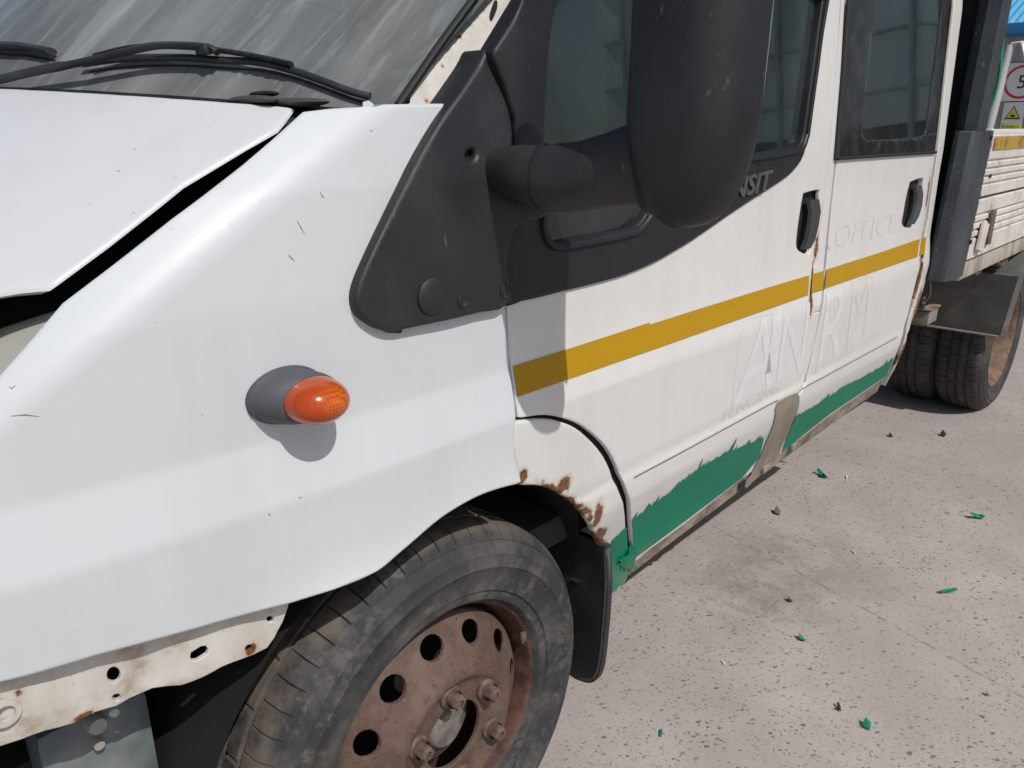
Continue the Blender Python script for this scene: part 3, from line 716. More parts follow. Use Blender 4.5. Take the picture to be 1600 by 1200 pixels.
door = panel('door', [outline, hole1], 'paint_door', van, side_map(ys_door), .016, .003, .009)
tag(door, 'front door with black belt trim, rust below the handle')
rec = panel('handle_recess', inset(hole1, .004), 'paint_door', door, lambda u, v, d: (u, ys_door(u, v)+.034+d, v), .03, 0, 0)
def handle(px, par, w):
    """pull grip standing in its recess: a bent bar"""
    P = []
    for (a, b, off) in px:
        q = on(a, b); P.append(Vector((q[0], ys_door(*q)-off, q[1])))
    rings = []
    for i, p in enumerate(P):
        t = i/(len(P)-1); ww = w*(1-.25*t); th = .007
        rings.append([(p.x+ww*cx, p.y+th*cy, p.z) for cx, cy in ((-1, .9), (-.9, -.3), (-.6, -1), (.6, -1), (.9, -.3), (1, .9))])
    return loft('door_handle', rings, 'handle_plastic', par, 35)
handle([(1271, 312, .0), (1270, 330, .006), (1266, 350, .008), (1262, 372, .007), (1258, 388, .002)], door, .026)
lk = on(1257, 318); box('lock_barrel', (lk[0], ys_door(*lk)+.026, lk[1]-.006), (.03, .012, .016), 'aluminium', door, .003)
panel('handle_void', curve(ons([(1252, 322), (1262, 320), (1260, 345), (1254, 378), (1248, 384), (1247, 372), (1250, 340)]), 3, True), 'void_black', door, lambda u, v, d: (u, ys_door(u, v)+.028, v), .03, 0, 0)

# black trim round the window
tr_left = [on(793, 474)] + ons([(791, 430), (791, 380), (794, 300), (798, 240), (797, 185), (783, 130), (768, 84), (790, 42), (808, 4)])
outline = tl[1:] + ons([(1270, 110), (1287, 0)]) + [(1.25, 1.86), (.60, 1.86), (.53, 1.80)] + tr_left[::-1][0:]
def trim_map(u, v, d):
    x0, z0 = on_c
    k = math.exp(-((u-x0)/.03)**2-((v-z0)/.16)**2)
    return (u, ys_door(u, v)-.006-.012*k+d, v)
on_c = on(805, 130)
trim = panel('window_trim', [outline, win_f], 'trim_plastic', door, trim_map, .02, .004, .016)
# raised lip under the glass
lipc = ons([(843, 250), (843, 335), (846, 364), (853, 378), (868, 385), (900, 380), (980, 364), (998, 355), (1012, 337), (1034, 300), (1062, 270), (1110, 257), (1180, 246), (1238, 236), (1250, 229), (1256, 212)])
tube('glass_seal', [(x, ys_door(x, z)-.006, z) for x, z in curve(lipc, 4)], [(.006, .007)]*61, 'trim_plastic', door, 8)
panel('window_glass', inset(win_f, .006), 'side_glass', door, lambda u, v, d: (u, ys_door(u, v)+.010+d, v), .08, 0, .004)
# raised groove line along the lower trim
gl_ = ons([(1180, 257), (1240, 250)]); tube('trim_rib', [(x, ys_door(x, z)-.006, z) for x, z in gl_], .002, 'trim_plastic', door, 6)
sl_ = ons([(1258, 214), (1272, 112), (1289, 0)])+[(1.255, 1.84)]
tube('glass_seal', [(x, ys_door(x, z)-.004, z) for x, z in curve(sl_, 6)], [(.009, .006)]*19, 'seal_black', door, 8)

# ---------------------------------------------------------------- middle pillar and rear door
pl = ons([(1317, 0), (1310, 110), (1294, 284), (1284, 360), (1271, 430), (1267, 470), (1265, 490), (1281, 485), (1285, 468), (1288, 420), (1297, 330), (1306, 252), (1313, 140), (1321, 0)])
pl = [(1.33, 1.88)] + pl + [(1.36, 1.88)]
panel('middle_pillar', pl, 'paint_door', van, side_map(ys_door, -.002), .02, .002, .016)
hole2 = curve(ons([(1421, 287), (1425, 282), (1441, 277), (1443, 284), (1439, 310), (1434, 335), (1429, 348), (1420, 357), (1413, 356), (1409, 349), (1411, 335), (1415, 312)]), 3, True)
r_front = ons([(1327, 0), (1317, 140), (1309, 252), (1300, 330), (1292, 420), (1289, 468), (1285, 488), (1261, 598), (1250, 618), (1243, 656), (1219, 709)])
r_bot = ons([(1300, 647), (1383, 590)])
r_rear = ons([(1404, 543), (1418, 492), (1431, 440), (1446, 345), (1461, 240), (1474, 120), (1487, 0)])
outline = [(1.37, 1.88)] + r_front + r_bot + r_rear + [(1.955, 1.88)]
rdoor = panel('door', [outline, hole2], 'paint_rear', van, side_map(ys_door), .016, .003, .016)
tag(rdoor, 'rear door with black bordered window')
panel('handle_recess', inset(hole2, .004), 'paint_door', rdoor, lambda u, v, d: (u, ys_door(u, v)+.032+d, v), .03, 0, 0)
handle([(1434, 290, .0), (1433, 304, .006), (1430, 322, .008), (1426, 338, .007), (1422, 350, .002)], rdoor, .026)
panel('handle_void', curve(ons([(1420, 296), (1428, 295), (1426, 312), (1420, 340), (1414, 347), (1413, 336), (1417, 312)]), 3, True), 'void_black', rdoor, lambda u, v, d: (u, ys_door(u, v)+.026, v), .03, 0, 0)
frit = ons([(1327, 0), (1317, 130), (1307, 246), (1380, 241), (1459, 236), (1473, 110), (1485, 0)])
frit = [(1.40, 1.84)] + frit + [(1.93, 1.84)]
panel('window_border', [frit, win_r], 'frit_black', rdoor, side_map(ys_door, .004), .04, .002, .008)
panel('window_glass', inset(win_r, .004), 'rear_glass', rdoor, side_map(ys_door, .0015), .08, 0, .004)
sl2 = ons([(1325, 0), (1315, 130), (1305, 248)]); sl3 = ons([(1305, 248), (1380, 243), (1460, 238)])
tube('glass_seal', [(x, ys_door(x, z)-.003, z) for x, z in sl2], [(.008, .005)]*3, 'seal_black', rdoor, 8)
tube('glass_seal', [(x, ys_door(x, z)-.003, z) for x, z in sl3], [(.006, .004)]*3, 'seal_black', rdoor, 8)
# cab rear corner
cr = ons([(1491, 0), (1478, 120), (1465, 240), (1450, 345), (1435, 440), (1421, 496), (1408, 545), (1390, 590), (1384, 602), (1399, 574), (1417, 523), (1432, 487), (1444, 448), (1453, 372), (1466, 280), (1479, 195), (1492, 100), (1504, 0)])

cr = [(cr[0][0]+.03, 1.88)] + cr + [(cr[-1][0]+.03, 1.88)]
panel('cab_corner', cr, 'paint_rear', van, side_map(ys_door), .016, .002, .03)

# ---------------------------------------------------------------- sill
so_ = ons([(956, 921), (1060, 841), (1160, 766), (1280, 678), (1372, 612), (1386, 585), (1300, 640), (1215, 703), (1155, 745), (1070, 812), (984, 875), (962, 900)])
sill = panel('sill', so_, 'sill_grime', van, side_map(ys_door, -.003), .03, .0015, .04)
for a in (on(1240, 695), on(1195, 730)):
    box('jacking_lug', (a[0], ys_door(*a)-.004, a[1]), (.05, .012, .018), 'sill_grime', sill, .003)

# ---------------------------------------------------------------- tape, vinyl, ghost lettering laid on the doors
def decal(name, loop, mat, par, off, step=.016, surf=ys_door, holes=()):
    return panel(name, [loop]+list(holes), mat, par, lambda u, v, d: (u, surf(u, v)-off, v), step, 0, 0)
def stripe(par, top, bot): decal('yellow_stripe', ons(top)+ons(bot[::-1]), 'yellow_tape', par, .0012)
stripe(door, [(801, 572), (900, 541), (1014, 504), (1015, 507), (1100, 480), (1200, 449), (1264, 430)], [(808, 620), (900, 588), (1015, 548), (1100, 518), (1200, 483), (1262, 461)])
stripe(bpy.data.objects['middle_pillar'], [(1269, 428), (1287, 423)], [(1267, 458), (1285, 452)])
stripe(rdoor, [(1291, 421), (1370, 396), (1437, 373)], [(1288, 451), (1370, 423), (1433, 401)])
stripe(bpy.data.objects['cab_corner'], [(1440, 373), (1447, 370)], [(1436, 400), (1444, 397)])
def jag(pts, amp, seed, dens=.011):
    """torn saw tooth edge along a line of pixels"""
    rnd = random.Random(seed); L = ons(pts); out = []
    for (x0, z0), (x1, z1) in zip(L, L[1:]):
        cuts = [0.0]; L_ = math.hypot(x1-x0, z1-z0)
        while cuts[-1] < 1: cuts.append(cuts[-1]+dens*rnd.choice((.45, .7, 1.0, 1.6, 2.4))/L_)
        cuts = cuts[:-1]; n = len(cuts)
        for k in range(n):
            t = cuts[k]; a = amp*(rnd.random()**1.6)*(1.5 if rnd.random() < .15 else .8)
            x = x0+(x1-x0)*t; z = z0+(z1-z0)*t
            out.append((x+rnd.uniform(-.002, .002), z)); nx_ = (cuts[k+1] if k+1 < n else 1.0)-t; out.append((x+(x1-x0)*nx_*rnd.uniform(.25, .9), z+(z1-z0)*nx_*.5+a))
    out.append(L[-1]); return out
gtop = jag([(988, 812), (1040, 774), (1078, 742), (1120, 716), (1160, 697), (1193, 686)], .028, 3)
g1 = gtop + ons([(1186, 715), (1160, 746)]) + ons([(1070, 814), (989, 874), (990, 850)])
decal('green_strip', g1, 'green_vinyl', door, .0012)
gtop = jag([(1243, 652), (1280, 630), (1320, 604), (1360, 583), (1388, 566), (1396, 558)], .016, 5)
g2 = gtop + ons([(1384, 588), (1300, 644), (1221, 707)])
decal('green_strip', g2, 'green_vinyl', rdoor, .0012)
g3 = jag([(952, 850), (962, 838), (978, 824)], .016, 9) + ons([(981, 862), (982, 896), (969, 914), (955, 925), (954, 880)])
decal('green_strip', g3, 'green_vinyl', archp, .0025)
# loose flap of green tape bridging the gap
fl3 = ons([(972, 868), (985, 850), (990, 862), (986, 872), (990, 886), (978, 888), (968, 884), (962, 872)])
panel('green_flap', fl3, 'green_vinyl', archp, lambda u, v, d: (u, ys_door(u, v)-.007+d-.004*math.sin(u*300), v), .006, 0, .001)
bt = ons([(1214, 628), (1230, 619), (1246, 613), (1245, 626), (1240, 653), (1227, 685), (1211, 718), (1190, 738), (1166, 762), (1158, 758), (1172, 742), (1187, 714), (1196, 690), (1208, 660), (1210, 640)])
bt2 = bt
decal('brown_patch', bt2, 'brown_tape', door, .002)
hl = curve(ons([(1154, 757), (1160, 749), (1164, 752), (1160, 764), (1156, 768)]), 3, True)
decal('drain_hole', hl, 'void_black', door, .003)

for par, q in ((door, ((990, 745), (1060, 708), (1130, 670), (1200, 632), (1216, 624))), (rdoor, ((1252, 607), (1330, 565), (1402, 526)))):
    L = ons(q); decal('door_crease_shade', L+[(x, z-.0032) for x, z in L[::-1]], 'crease_shade', par, .0012, .03)  # dark strip paints in the shade of a groove too fine for the grid
def text_mesh(txt, size, bold=0.0, shear=0.0, spacing=1.0):
    cu = bpy.data.curves.new('t', 'FONT'); cu.body = txt; cu.size = size; cu.offset = bold; cu.shear = shear; cu.space_character = spacing; cu.resolution_u = 3
    o = bpy.data.objects.new('t', cu); COL.objects.link(o); bpy.context.view_layer.update()
    me = bpy.data.meshes.new_from_object(o.evaluated_get(bpy.context.evaluated_depsgraph_get())); bpy.data.objects.remove(o); return me
def text_on(name, txt, c00, c10, c01, mat, par, off, surf=ys_door, bold=0.0, shear=0.0, extr=0.0, fm=None):
    """lettering stretched to a box: c00 foot left, c10 foot right, c01 top left"""
    me = text_mesh(txt, 1.0, bold, shear); bm = bmesh.new(); bm.from_mesh(me)
    x0 = min(v.co.x for v in bm.verts); x1 = max(v.co.x for v in bm.verts); y0 = min(v.co.y for v in bm.verts); y1 = max(v.co.y for v in bm.verts)
    A = Vector(c00); U = Vector(c10)-A; Vv = Vector(c01)-A
    for v in bm.verts:
        q = A+U*((v.co.x-x0)/(x1-x0))+Vv*((v.co.y-y0)/(y1-y0)); v.co = Vector((q.x, q.y, 0))
    cut_grid(bm, .016)
    if extr:
        r = bmesh.ops.extrude_face_region(bm, geom=bm.faces[:]); up = [g for g in r['geom'] if isinstance(g, bmesh.types.BMVert)]
        for v in up: v.co.z = extr
    for v in bm.verts:
        q = fm(v.co.x, v.co.y, v.co.z) if fm else (v.co.x, surf(v.co.x, v.co.y)-off-v.co.z, v.co.y); v.co = Vector(q)
    return from_bm(name, bm, mat, par, 30)
# residue of removed letters
text_on('ghost_letter', 'A', on(1143, 640), on(1206, 606), on(1160, 508), 'ghost_white', door, .0005)
text_on('ghost_letter', 'I', on(1196, 585), on(1212, 578), on(1207, 493), 'ghost_white', door, .0005)
text_on('ghost_letter', 'N', on(1212, 600), on(1252, 580), on(1224, 487), 'ghost_white', door, .0005)
text_on('ghost_letter', 'R', on(1273, 586), on(1312, 552), on(1290, 458), 'ghost_white', rdoor, .0005)
text_on('ghost_letter', 'M', on(1322, 545), on(1352, 522), on(1330, 442), 'ghost_faint', rdoor, .0005)
text_on('ghost_word', 'FENCING', on(1128, 660), on(1214, 612), on(1133, 640), 'ghost_faint', door, .0006)
text_on('ghost_word', 'OFFICE', on(1302, 388), on(1398, 362), on(1308, 352), 'ghost_faint', rdoor, .0006)
# outline ridges left by the glue round the big initials
for par, q in ((door, ((1143, 638), (1150, 570), (1156, 530), (1163, 508), (1176, 498), (1208, 490))), (rdoor, ((1330, 455), (1338, 440), (1352, 434), (1362, 434), (1362, 450))), (rdoor, ((1296, 378), (1294, 388), (1299, 391)))):
    L = ons(q); tube('glue_line', [(x, ys_door(x, z)-.0001, z) for x, z in curve(L, 4)], .0005, 'glue_line', par, 5)
# raised model lettering on the belt trim
b0 = on(1195, 296); ww = .30
text_on('trim_badge', 'TRANSIT', (b0[0]-ww, b0[1]-.022), (b0[0], b0[1]), (b0[0]-ww+.012, b0[1]-.022+.040), 'badge_grey', door, .007, extr=.003, bold=.02)

# ---------------------------------------------------------------- indicator
ic = on(455, 613, ys_wing); iy = ys_wing(*ic); IX, IZ = -.249, ic[1]-.001; HX, HZ, PR = .046, .031, .058
def ell(cx, cz, hx, hz, y, n=36):
    return [(cx+hx*math.cos(b), y, cz+hz*math.sin(b)) for b in np.linspace(0, 2*math.pi, n+1)[:-1]]
LX, LZ, LHX, LHZ = IX+.014, IZ-.001, .0375, .0262
rings = [ell(IX, IZ, HX*1.05, HZ*1.06, iy+.014), ell(IX, IZ, HX*1.05, HZ*1.06, iy-.002), ell(IX, IZ, HX*1.02, HZ*1.02, iy-.004), ell(IX, IZ, HX*.99, HZ*.985, iy-.005)]
for t in np.linspace(.15, 1, 8):
    k = 1-(1-t)**1.0; q = math.sin(t*math.pi/2)
    rings.append(ell(IX+(LX-IX)*t**1.3, IZ+(LZ-IZ)*t, HX*.98+(LHX-HX*.98)*t**3, HZ*.98+(LHZ-HZ*.98)*t**3, iy-.006-.026*t))
ind = loft('indicator', rings, 'indicator_grey', van, 50)
lens = loft('indicator_lens', [ell(LX+.003*t, LZ-.003*t, LHX*.985*math.sqrt(1-t**2.4), LHZ*.985*math.sqrt(1-t**2.4), iy-.031-.040*t) for t in list(np.linspace(0, .9, 11))+[.95, .98, .997]], 'amber_lens', ind, 60)
bm = bmesh.new(); ball(bm, (LX+.006, iy-.034, LZ-.006), (.024, .020, .013), 24, 14); from_bm('reflector', bm, 'amber_core', ind)

# ---------------------------------------------------------------- mirror: sail, cap, arm, head
sail_px = [(766, 84), (778, 118), (790, 160), (797, 195), (799, 236), (790, 262), (778, 280), (778, 297), (812, 300), (846, 304), (852, 332), (835, 338), (812, 346), (799, 360), (794, 378), (791, 420), (792, 472), (750, 483), (700, 495), (650, 505), (620, 511), (600, 509), (583, 500), (569, 488), (563, 472), (566, 450), (580, 415), (610, 352), (650, 272), (690, 200), (727, 147), (754, 106)]
sc1 = on(815, 318, ys_wing); sc2 = on(690, 330, ys_wing); sc3 = on(790, 300, ys_wing)
def sail_y(u, v):
    k = math.exp(-((u-sc1[0]+.01)/.05)**2-((v-sc1[1])/.045)**2); k2 = math.exp(-((u-sc2[0])/.07)**2-((v-sc2[1]+.03)/.11)**2); k3 = math.exp(-((u-sc3[0])/.05)**2-((v-sc3[1])/.09)**2)
    return min(ys_wing(u, v), .045)-.014-.036*k-.006*k2-.010*k3
sail = curve(ons(sail_px, sail_y), 3, True)
hole_s = [on(737+13*math.cos(a), 243+16*math.sin(a), sail_y) for a in np.linspace(0, 2*math.pi, 17)[:-1]]
msail = panel('mirror_sail', [sail, hole_s], 'sail_plastic', van, lambda u, v, d: (u, sail_y(u, v)+d, v), .010, .006, .045)
panel('sail_hole', inset(hole_s, .004), 'void_black', msail, lambda u, v, d: (u, sail_y(u, v)+.012, v), .05, 0, 0)
bc = on(656, 461, ys_wing); by = sail_y(*bc)
lathe_y('sail_cap', [(.0, -.0065), (.012, -.006), (.020, -.0045), (.0235, -.002), (.0245, .003)], 'sail_plastic', msail, (bc[0]+.006, by, bc[1]), 36)
for (a, b) in ((705, 468), (773, 454)):
    q = on(a, b, ys_wing); lathe_y('sail_plug', [(.0, -.0005), (.006, -.001), (.0075, -.0022), (.009, -.0015), (.010, .003)], 'sail_plastic', msail, (q[0]+.004, sail_y(*q), q[1]), 20)
tube('sail_gasket', [(x, ys_wing(x, z)-.004, z) for x, z in [on(a, b, ys_wing) for a, b in ((765, 80), (722, 141), (688, 196), (648, 268), (607, 348), (577, 412), (562, 448), (560, 472), (567, 491), (582, 504), (602, 513), (622, 514))]], .005, 'seal_black', msail, 6)
# tapering arm
armp = curve([at(772, 267, 1, .004), at(810, 269, 1, -.040), at(850, 278, 1, -.075), at(900, 277, 1, -.12), at(950, 268, 1, -.165), at(990, 259, 1, -.195), at(1030, 254, 1, -.225)], 5)
NA = len(armp)
marm = tube('mirror_arm', armp, [(.020+.012*min(1, i/10)+.010*max(0, i/NA-.6)/.4, (.028+.014*min(1, i/12))+.012*(max(0, i/NA-.45)/.55)**2) for i in range(NA)], 'arm_plastic', van, 24)
def sup(t, n): c, s_ = math.cos(t), math.sin(t); return (math.copysign(abs(c)**(2/n), c), math.copysign(abs(s_)**(2/n), s_))
MX, MY, MZ0, MZ1 = .126, -.266, 1.158, 1.565
rings = []
for z in list(MZ0+.125*(1-np.cos(np.linspace(.08, math.pi/2, 14)))) + list(np.linspace(MZ0+.14, MZ1-.08, 10)) + list(MZ1-.06+.06*np.sin(np.linspace(.1, 1.5, 8))):
    if z < MZ0+.125: k = math.sqrt(max(0, 1-((MZ0+.125-z)/.125)**2))
    elif z > MZ1-.06: k = max(.1, 1-((z-MZ1+.06)/.06)**3*.6)
    else: k = 1
    kx = .22+.78*k; R = []
    for t in np.linspace(0, 2*math.pi, 49)[:-1]:
        cx, cy = sup(t, 2.7)
        ex = .030 if cx > 0 else .066
        R.append((MX+cx*ex*kx+.10*(z-1.35)*.15 - .018*cy, MY+cy*.0615*k*(1+.06*(z-1.25)), z))
    rings.append(R)
mhead = loft('mirror_head', rings, 'head_plastic', van, 60)
gb = [(MY-.050, 1.28), (MY+.049, 1.28), (MY+.051, 1.53), (MY-.052, 1.53)]
panel('mirror_glass', gb, 'mirror_silver', mhead, lambda u, v, d: (MX+.034+.015*(v-1.35)-.225*(u-MY)+.0-d, u, v), .2, .004, .006)
ja, jb = Vector(at(848, 277, 1, -.073)), Vector(at(851, 277, 1, -.076))
tube('arm_joint', [ja, jb], [(.0315, .0412), (.0315, .0412)], 'void_black', marm, 28)
# collar where the arm enters the head, seam line and a split in the shell
tube('arm_collar', [at(1010, 253, 1, -.208), at(1022, 252, 1, -.217)], [(.046, .060), (.046, .061)], 'seal_black', marm, 28)

# ---------------------------------------------------------------- wheels
def tyre_mesh(name, y0, flip=1):
    seg = 480; GR = 8
    prof = [(.212, .016), (.217, .002), (.224, -.006), (.234, -.008), (.238, -.007), (.241, -.011), (.245, -.011), (.248, -.010), (.262, -.014), (.280, -.017), (.284, -.0205), (.288, -.018), (.300, -.015), (.304, -.0155), (.308, -.012), (.322, -.002), (.3235, -.003), (.326, .002),
            (.333, .008), (.338, .014), (.3425, .023), (.3445, .036), (.345, .048), (.338, .050), (.338, .057), (.345, .059), (.3455, .074), (.346, .084), (.338, .086), (.338, .094), (.346, .096), (.3455, .106), (.345, .122), (.338, .124), (.338, .131), (.345, .133), (.3445, .144), (.340, .166), (.33, .176), (.29, .198), (.24, .190), (.214, .166)]
    rings = []
    for r, y in prof:
        R = []
        for k in range(seg):
            j = k % GR; kw = k+(-.62 if j == 1 else (.62 if j == GR-1 else 0)); a = 2*math.pi*kw/seg; rr = r
            g = (k % GR == 0)
            if g and .328 < r and .005 < y < .046: rr -= .0055
            if (k % (GR*2) == 5) and .340 < r and (.058 < y < .086 or .095 < y < .123): rr -= .004
            if g and .328 < r and .13 < y < .17: rr -= .0055
            R.append((rr*math.cos(a), y0+y*1.0, rr*math.sin(a)))
        rings.append(R)
    bm = bmesh.new(); loft('', rings, None, bm=bm, cap=False); bmesh.ops.recalc_face_normals(bm, faces=bm.faces)
    me = bpy.data.meshes.new(name); bm.to_mesh(me); bm.free()
    return me
tm = tyre_mesh('tyre', 0)
FC = (0.0, .045, .335)
def yd(r): return float(np.interp(r, [.05, .062, .090, .098, .103, .109, .118, .140, .165, .182, .193, .2], [-.016, -.018, -.018, -.021, -.027, -.030, -.027, -.010, .008, .020, .034, .040]))
def circle(cx, cy, r, n, ry=None, rot=0): return [(cx+r*math.cos(a)*math.cos(rot)-(ry or r)*math.sin(a)*math.sin(rot), cy+r*math.cos(a)*math.sin(rot)+(ry or r)*math.sin(a)*math.cos(rot)) for a in np.linspace(0, 2*math.pi, n+1)[:-1]]
holes = [circle(.163*math.cos(math.radians(6+30*k)), .163*math.sin(math.radians(6+30*k)), .0185, 16, .0235, math.radians(8+30*k)) for k in range(12)]
wheel = panel('wheel', [circle(0, 0, .190, 72), circle(0, 0, .060, 40)]+holes, 'rim_rust', van, lambda u, v, d: (u, yd(math.hypot(u, v))+d, v), .012, .0018, .007)
wheel.location = FC; tag(wheel, 'rusty brown steel front wheel')
def child_at(o, par): o.parent = par; return o
ty = link_mesh('tyre', tm, 'tyre_rubber', wheel, 35)
lathe_y('rim_flange', [(.214, .020), (.2195, .014), (.2215, .008), (.219, .004), (.214, .006), (.210, .012), (.208, .020), (.205, .030), (.202, .040), (.200, .060), (.199, .10), (.198, .16), (.214, .17)], 'flange_rust', wheel, (0, 0, 0), 96)
lathe_y('hub', [(.0, -.004), (.028, -.004), (.033, .0), (.036, .010), (.048, .012), (.052, .016), (.062, .018), (.066, .03)], 'hub_grey', wheel, (0, 0, 0), 40)
lathe_y('brake_back', [(.0, .11), (.19, .11)], 'void_black', wheel, (0, 0, 0), 32)
for k in range(6):
    a = math.radians(37+60*k); cx, cz = .0855*math.cos(a), .0855*math.sin(a)
    bm = bmesh.new()
    lathe_y('', [(.0185, .004), (.0185, -.006), (.0165, -.009), (.0145, -.010), (.0145, -.018)], None, None, (cx, -.018, cz), 20, bm=bm)
    lathe_y('', [(.0125, -.014), (.0125, -.028), (.0105, -.031), (.0065, -.031), (.0060, -.026), (.0, -.026)], None, None, (cx, -.018, cz), 6, bm=bm)
    from_bm('wheel_nut', bm, 'nut_rust', wheel, 30)
bm = bmesh.new(); a = math.radians(20); add_box(bm, (.205*math.cos(a), .008, .205*math.sin(a)), (.012, .006, .02), None, .001); from_bm('balance_weight', bm, 'nut_rust', wheel)

RX = 3.42
rw = lathe_y('wheel', [(.214, .012), (.2245, .006), (.2265, -.001), (.222, -.005), (.2145, .003), (.208, .02), (.200, .05), (.196, .10), (.190, .12), (.13, .13), (.11, .125), (.05, .125), (.0, .125)], 'rear_rim_rust', van, (0, 0, 0), 72)
rw.location = (RX, .005, .335); tag(rw, 'outer rear wheel, rusty orange rim')
link_mesh('tyre', tm.copy(), 'tyre_rear', rw, 35); rw.children[0].data.materials.clear(); rw.children[0].data.materials.append(MATS['tyre_rear'])
rw2 = lathe_y('wheel', [(.214, .17), (.2, .16), (.19, .02), (.0, .02)], 'rim_rust', van, (0, 0, 0), 48); rw2.location = (RX, .215, .335); tag(rw2, 'inner rear wheel of the dual pair')
ro = bpy.data.objects.new('tyre', rw.children[0].data); COL.objects.link(ro); ro.parent = rw2
# wheels of the far side
fw = bpy.data.objects.new('wheel', wheel.data); COL.objects.link(fw); fw.parent = van; fw.location = (0, 1.855, .335); fw.rotation_euler = (0, 0, math.pi)
fo = bpy.data.objects.new('tyre', tm); COL.objects.link(fo); fo.parent = fw
fw = bpy.data.objects.new('wheel', rw.data); COL.objects.link(fw); fw.parent = van; fw.location = (RX, 1.895, .335); fw.rotation_euler = (0, 0, math.pi)
fo = bpy.data.objects.new('tyre', rw.children[0].data); COL.objects.link(fo); fo.parent = fw

# mud flap behind the front wheel
def flap_x(y, z): return .412-.10*max(0, z-.42)+.05*max(0, .30-z)+.04*max(0, y-.05)
fo_ = curve([(.034, .505), (.032, .43), (.034, .33), (.040, .25), (.050, .195), (.070, .165), (.10, .152), (.13, .15), (.25, .16)], 4) + [(.27, .50)]
flap = panel('mud_flap', fo_, 'flap_rubber', van, lambda u, v, d: (flap_x(u, v)+d, u, v), .03, .003, .014)
tube('flap_rim', [(flap_x(y, z)+.006, y, z) for y, z in curve([(.036, .500), (.036, .43), (.038, .33), (.044, .25), (.054, .198), (.072, .169), (.10, .156)], 4)], .007, 'flap_rim', flap, 8)

# ---------------------------------------------------------------- cab: roof, back, far side, floor, seats, dashboard
panel('roof', [(.52, .16), (.62, .10), (2.0, .10), (2.0, 1.80), (.62, 1.80), (.52, 1.74), (.42, .95)], 'paint_door', van, lambda u, v, d: (u, v, 1.90+.05*(1-((v-.95)/.85)**2)-d), .2, .02, .03)
box('cab_back', (1.975, .95, 1.15), (.03, 1.70, 1.5), 'seal_black', van)  # black here paints in the shade behind the cab
far_out = [(-.85, .55), (-.85, .80), (-.52, 1.03), (-.12, 1.28), (.02, 1.29), (.56, 1.88), (2.0, 1.88), (2.0, .36), (.45, .36), (.42, .55), (.30, .70), (0, .76), (-.30, .70), (-.42, .5)]
far_w = [(.22, 1.20), (1.15, 1.24), (1.20, 1.78), (.66, 1.78), (.30, 1.45)]; far_w2 = [(1.36, 1.25), (1.85, 1.25), (1.88, 1.76), (1.38, 1.76)]
panel('far_side_panel', [far_out, far_w, far_w2], 'paint_door', van, lambda u, v, d: (u, 1.9-ys_door(u, v)-d, v), .15, .004, .02)
panel('far_window_glass', far_w, 'side_glass', van, lambda u, v, d: (u, 1.885-ys_door(u, v)-d, v), .3, 0, .004)
panel('far_window_glass', far_w2, 'side_glass', van, lambda u, v, d: (u, 1.885-ys_door(u, v)-d, v), .3, 0, .004)
box('cab_floor', (1.05, .95, .52), (1.8, 1.65, .06), 'interior_grey', van)
bm = bmesh.new()
dsh = [[(-.02, y, 1.20), (.10, y, 1.26), (.25, y, 1.22), (.40, y, 1.18), (.42, y, 1.02), (.32, y, .9), (-.02, y, .9)] for y in np.linspace(.16, 1.75, 8)]
loft('dashboard', dsh, 'dash_grey', van, 40)
sp_ = [hit(a, b, lambda p: p.x-xws(p.y, p.z)-.03) for a, b in ((436, -2), (462, 3), (490, 5), (515, 13), (536, 21))]
tube('dash_strip', [Vector(p) for p in curve(sp_, 4)], [(.0045, .0015)]*17, 'cream_strip', bpy.data.objects['dashboard'], 6)
def seat(x, y, w_):
    bm = bmesh.new(); add_box(bm, (x, y, .80), (.5, w_, .16), None, .05); s_ = from_bm('seat', bm, 'interior_grey', van)
    bm = bmesh.new(); add_box(bm, (x+.30, y, 1.12), (.14, w_*.95, .62), None, .05); bmesh.ops.rotate(bm, verts=bm.verts, cent=(x+.3, y, .85), matrix=Matrix.Rotation(.2, 3, 'Y')); from_bm('backrest', bm, 'interior_grey', s_)
    bm = bmesh.new(); add_box(bm, (x+.43, y, 1.55), (.09, .26, .20), None, .035); from_bm('headrest', bm, 'interior_grey', s_)
seat(.65, .50, .62); seat(.65, 1.38, .55); seat(1.45, .95, 1.4)

# ---------------------------------------------------------------- flatbed behind the cab
def shear(x, z): return x+.135*(z-1.255)
plan = [(2.10, .0), (2.082, -.018), (2.085, -.05), (2.10, -.058), (2.255, -.062), (2.265, -.052), (2.335, -.052), (2.34, .0)]
zs = [.800, .805, .95, 1.1, 1.25, 1.255]
rings = [[(shear(x, z)+(.004 if z in (.800, 1.255) else 0), y, z-(.012 if (z < .81 and x > 2.2) else 0)) for x, y in plan] for z in zs]
post = loft('corner_post', rings, 'post_steel', van, 25); tag(post, 'chipped dark blue grey corner post of the flatbed')
for (a, b, r_) in ((1517, 378, .008), (1548, 275, .006), (1549, 215, .006)):
    p = at(a, b, 1, -.055); lathe_y('bolt_hole', [(.0, -.002), (r_, -.002), (r_, .004)], 'void_black', post, p, 14)
q0 = at(1527, 202, 1, -.045); q1 = at(1541, 202, 1, -.045); qt = at(1567, 0, 1, -.045)
sl2_ = (qt.x-q0.x)/(qt.z-q0.z)
def up_x(x, z): return x+sl2_*(z-1.255)
plan = [(q0.x+.01, .02), (q0.x-.004, -.008), (q0.x, -.045), (q1.x, -.045), (q1.x+.005, .02)]
hb = loft('headboard', [[(up_x(x, z), y, z) for x, y in plan] for z in (1.2551, 1.5, 1.8, 2.1)], 'post_steel', van, 25)
box('headboard_plate', (q1.x+.01, .96, 1.42), (.03, 1.90, 1.3), 'gap_shade', hb, .004)  # dark colour stands in for the shade between cab and headboard
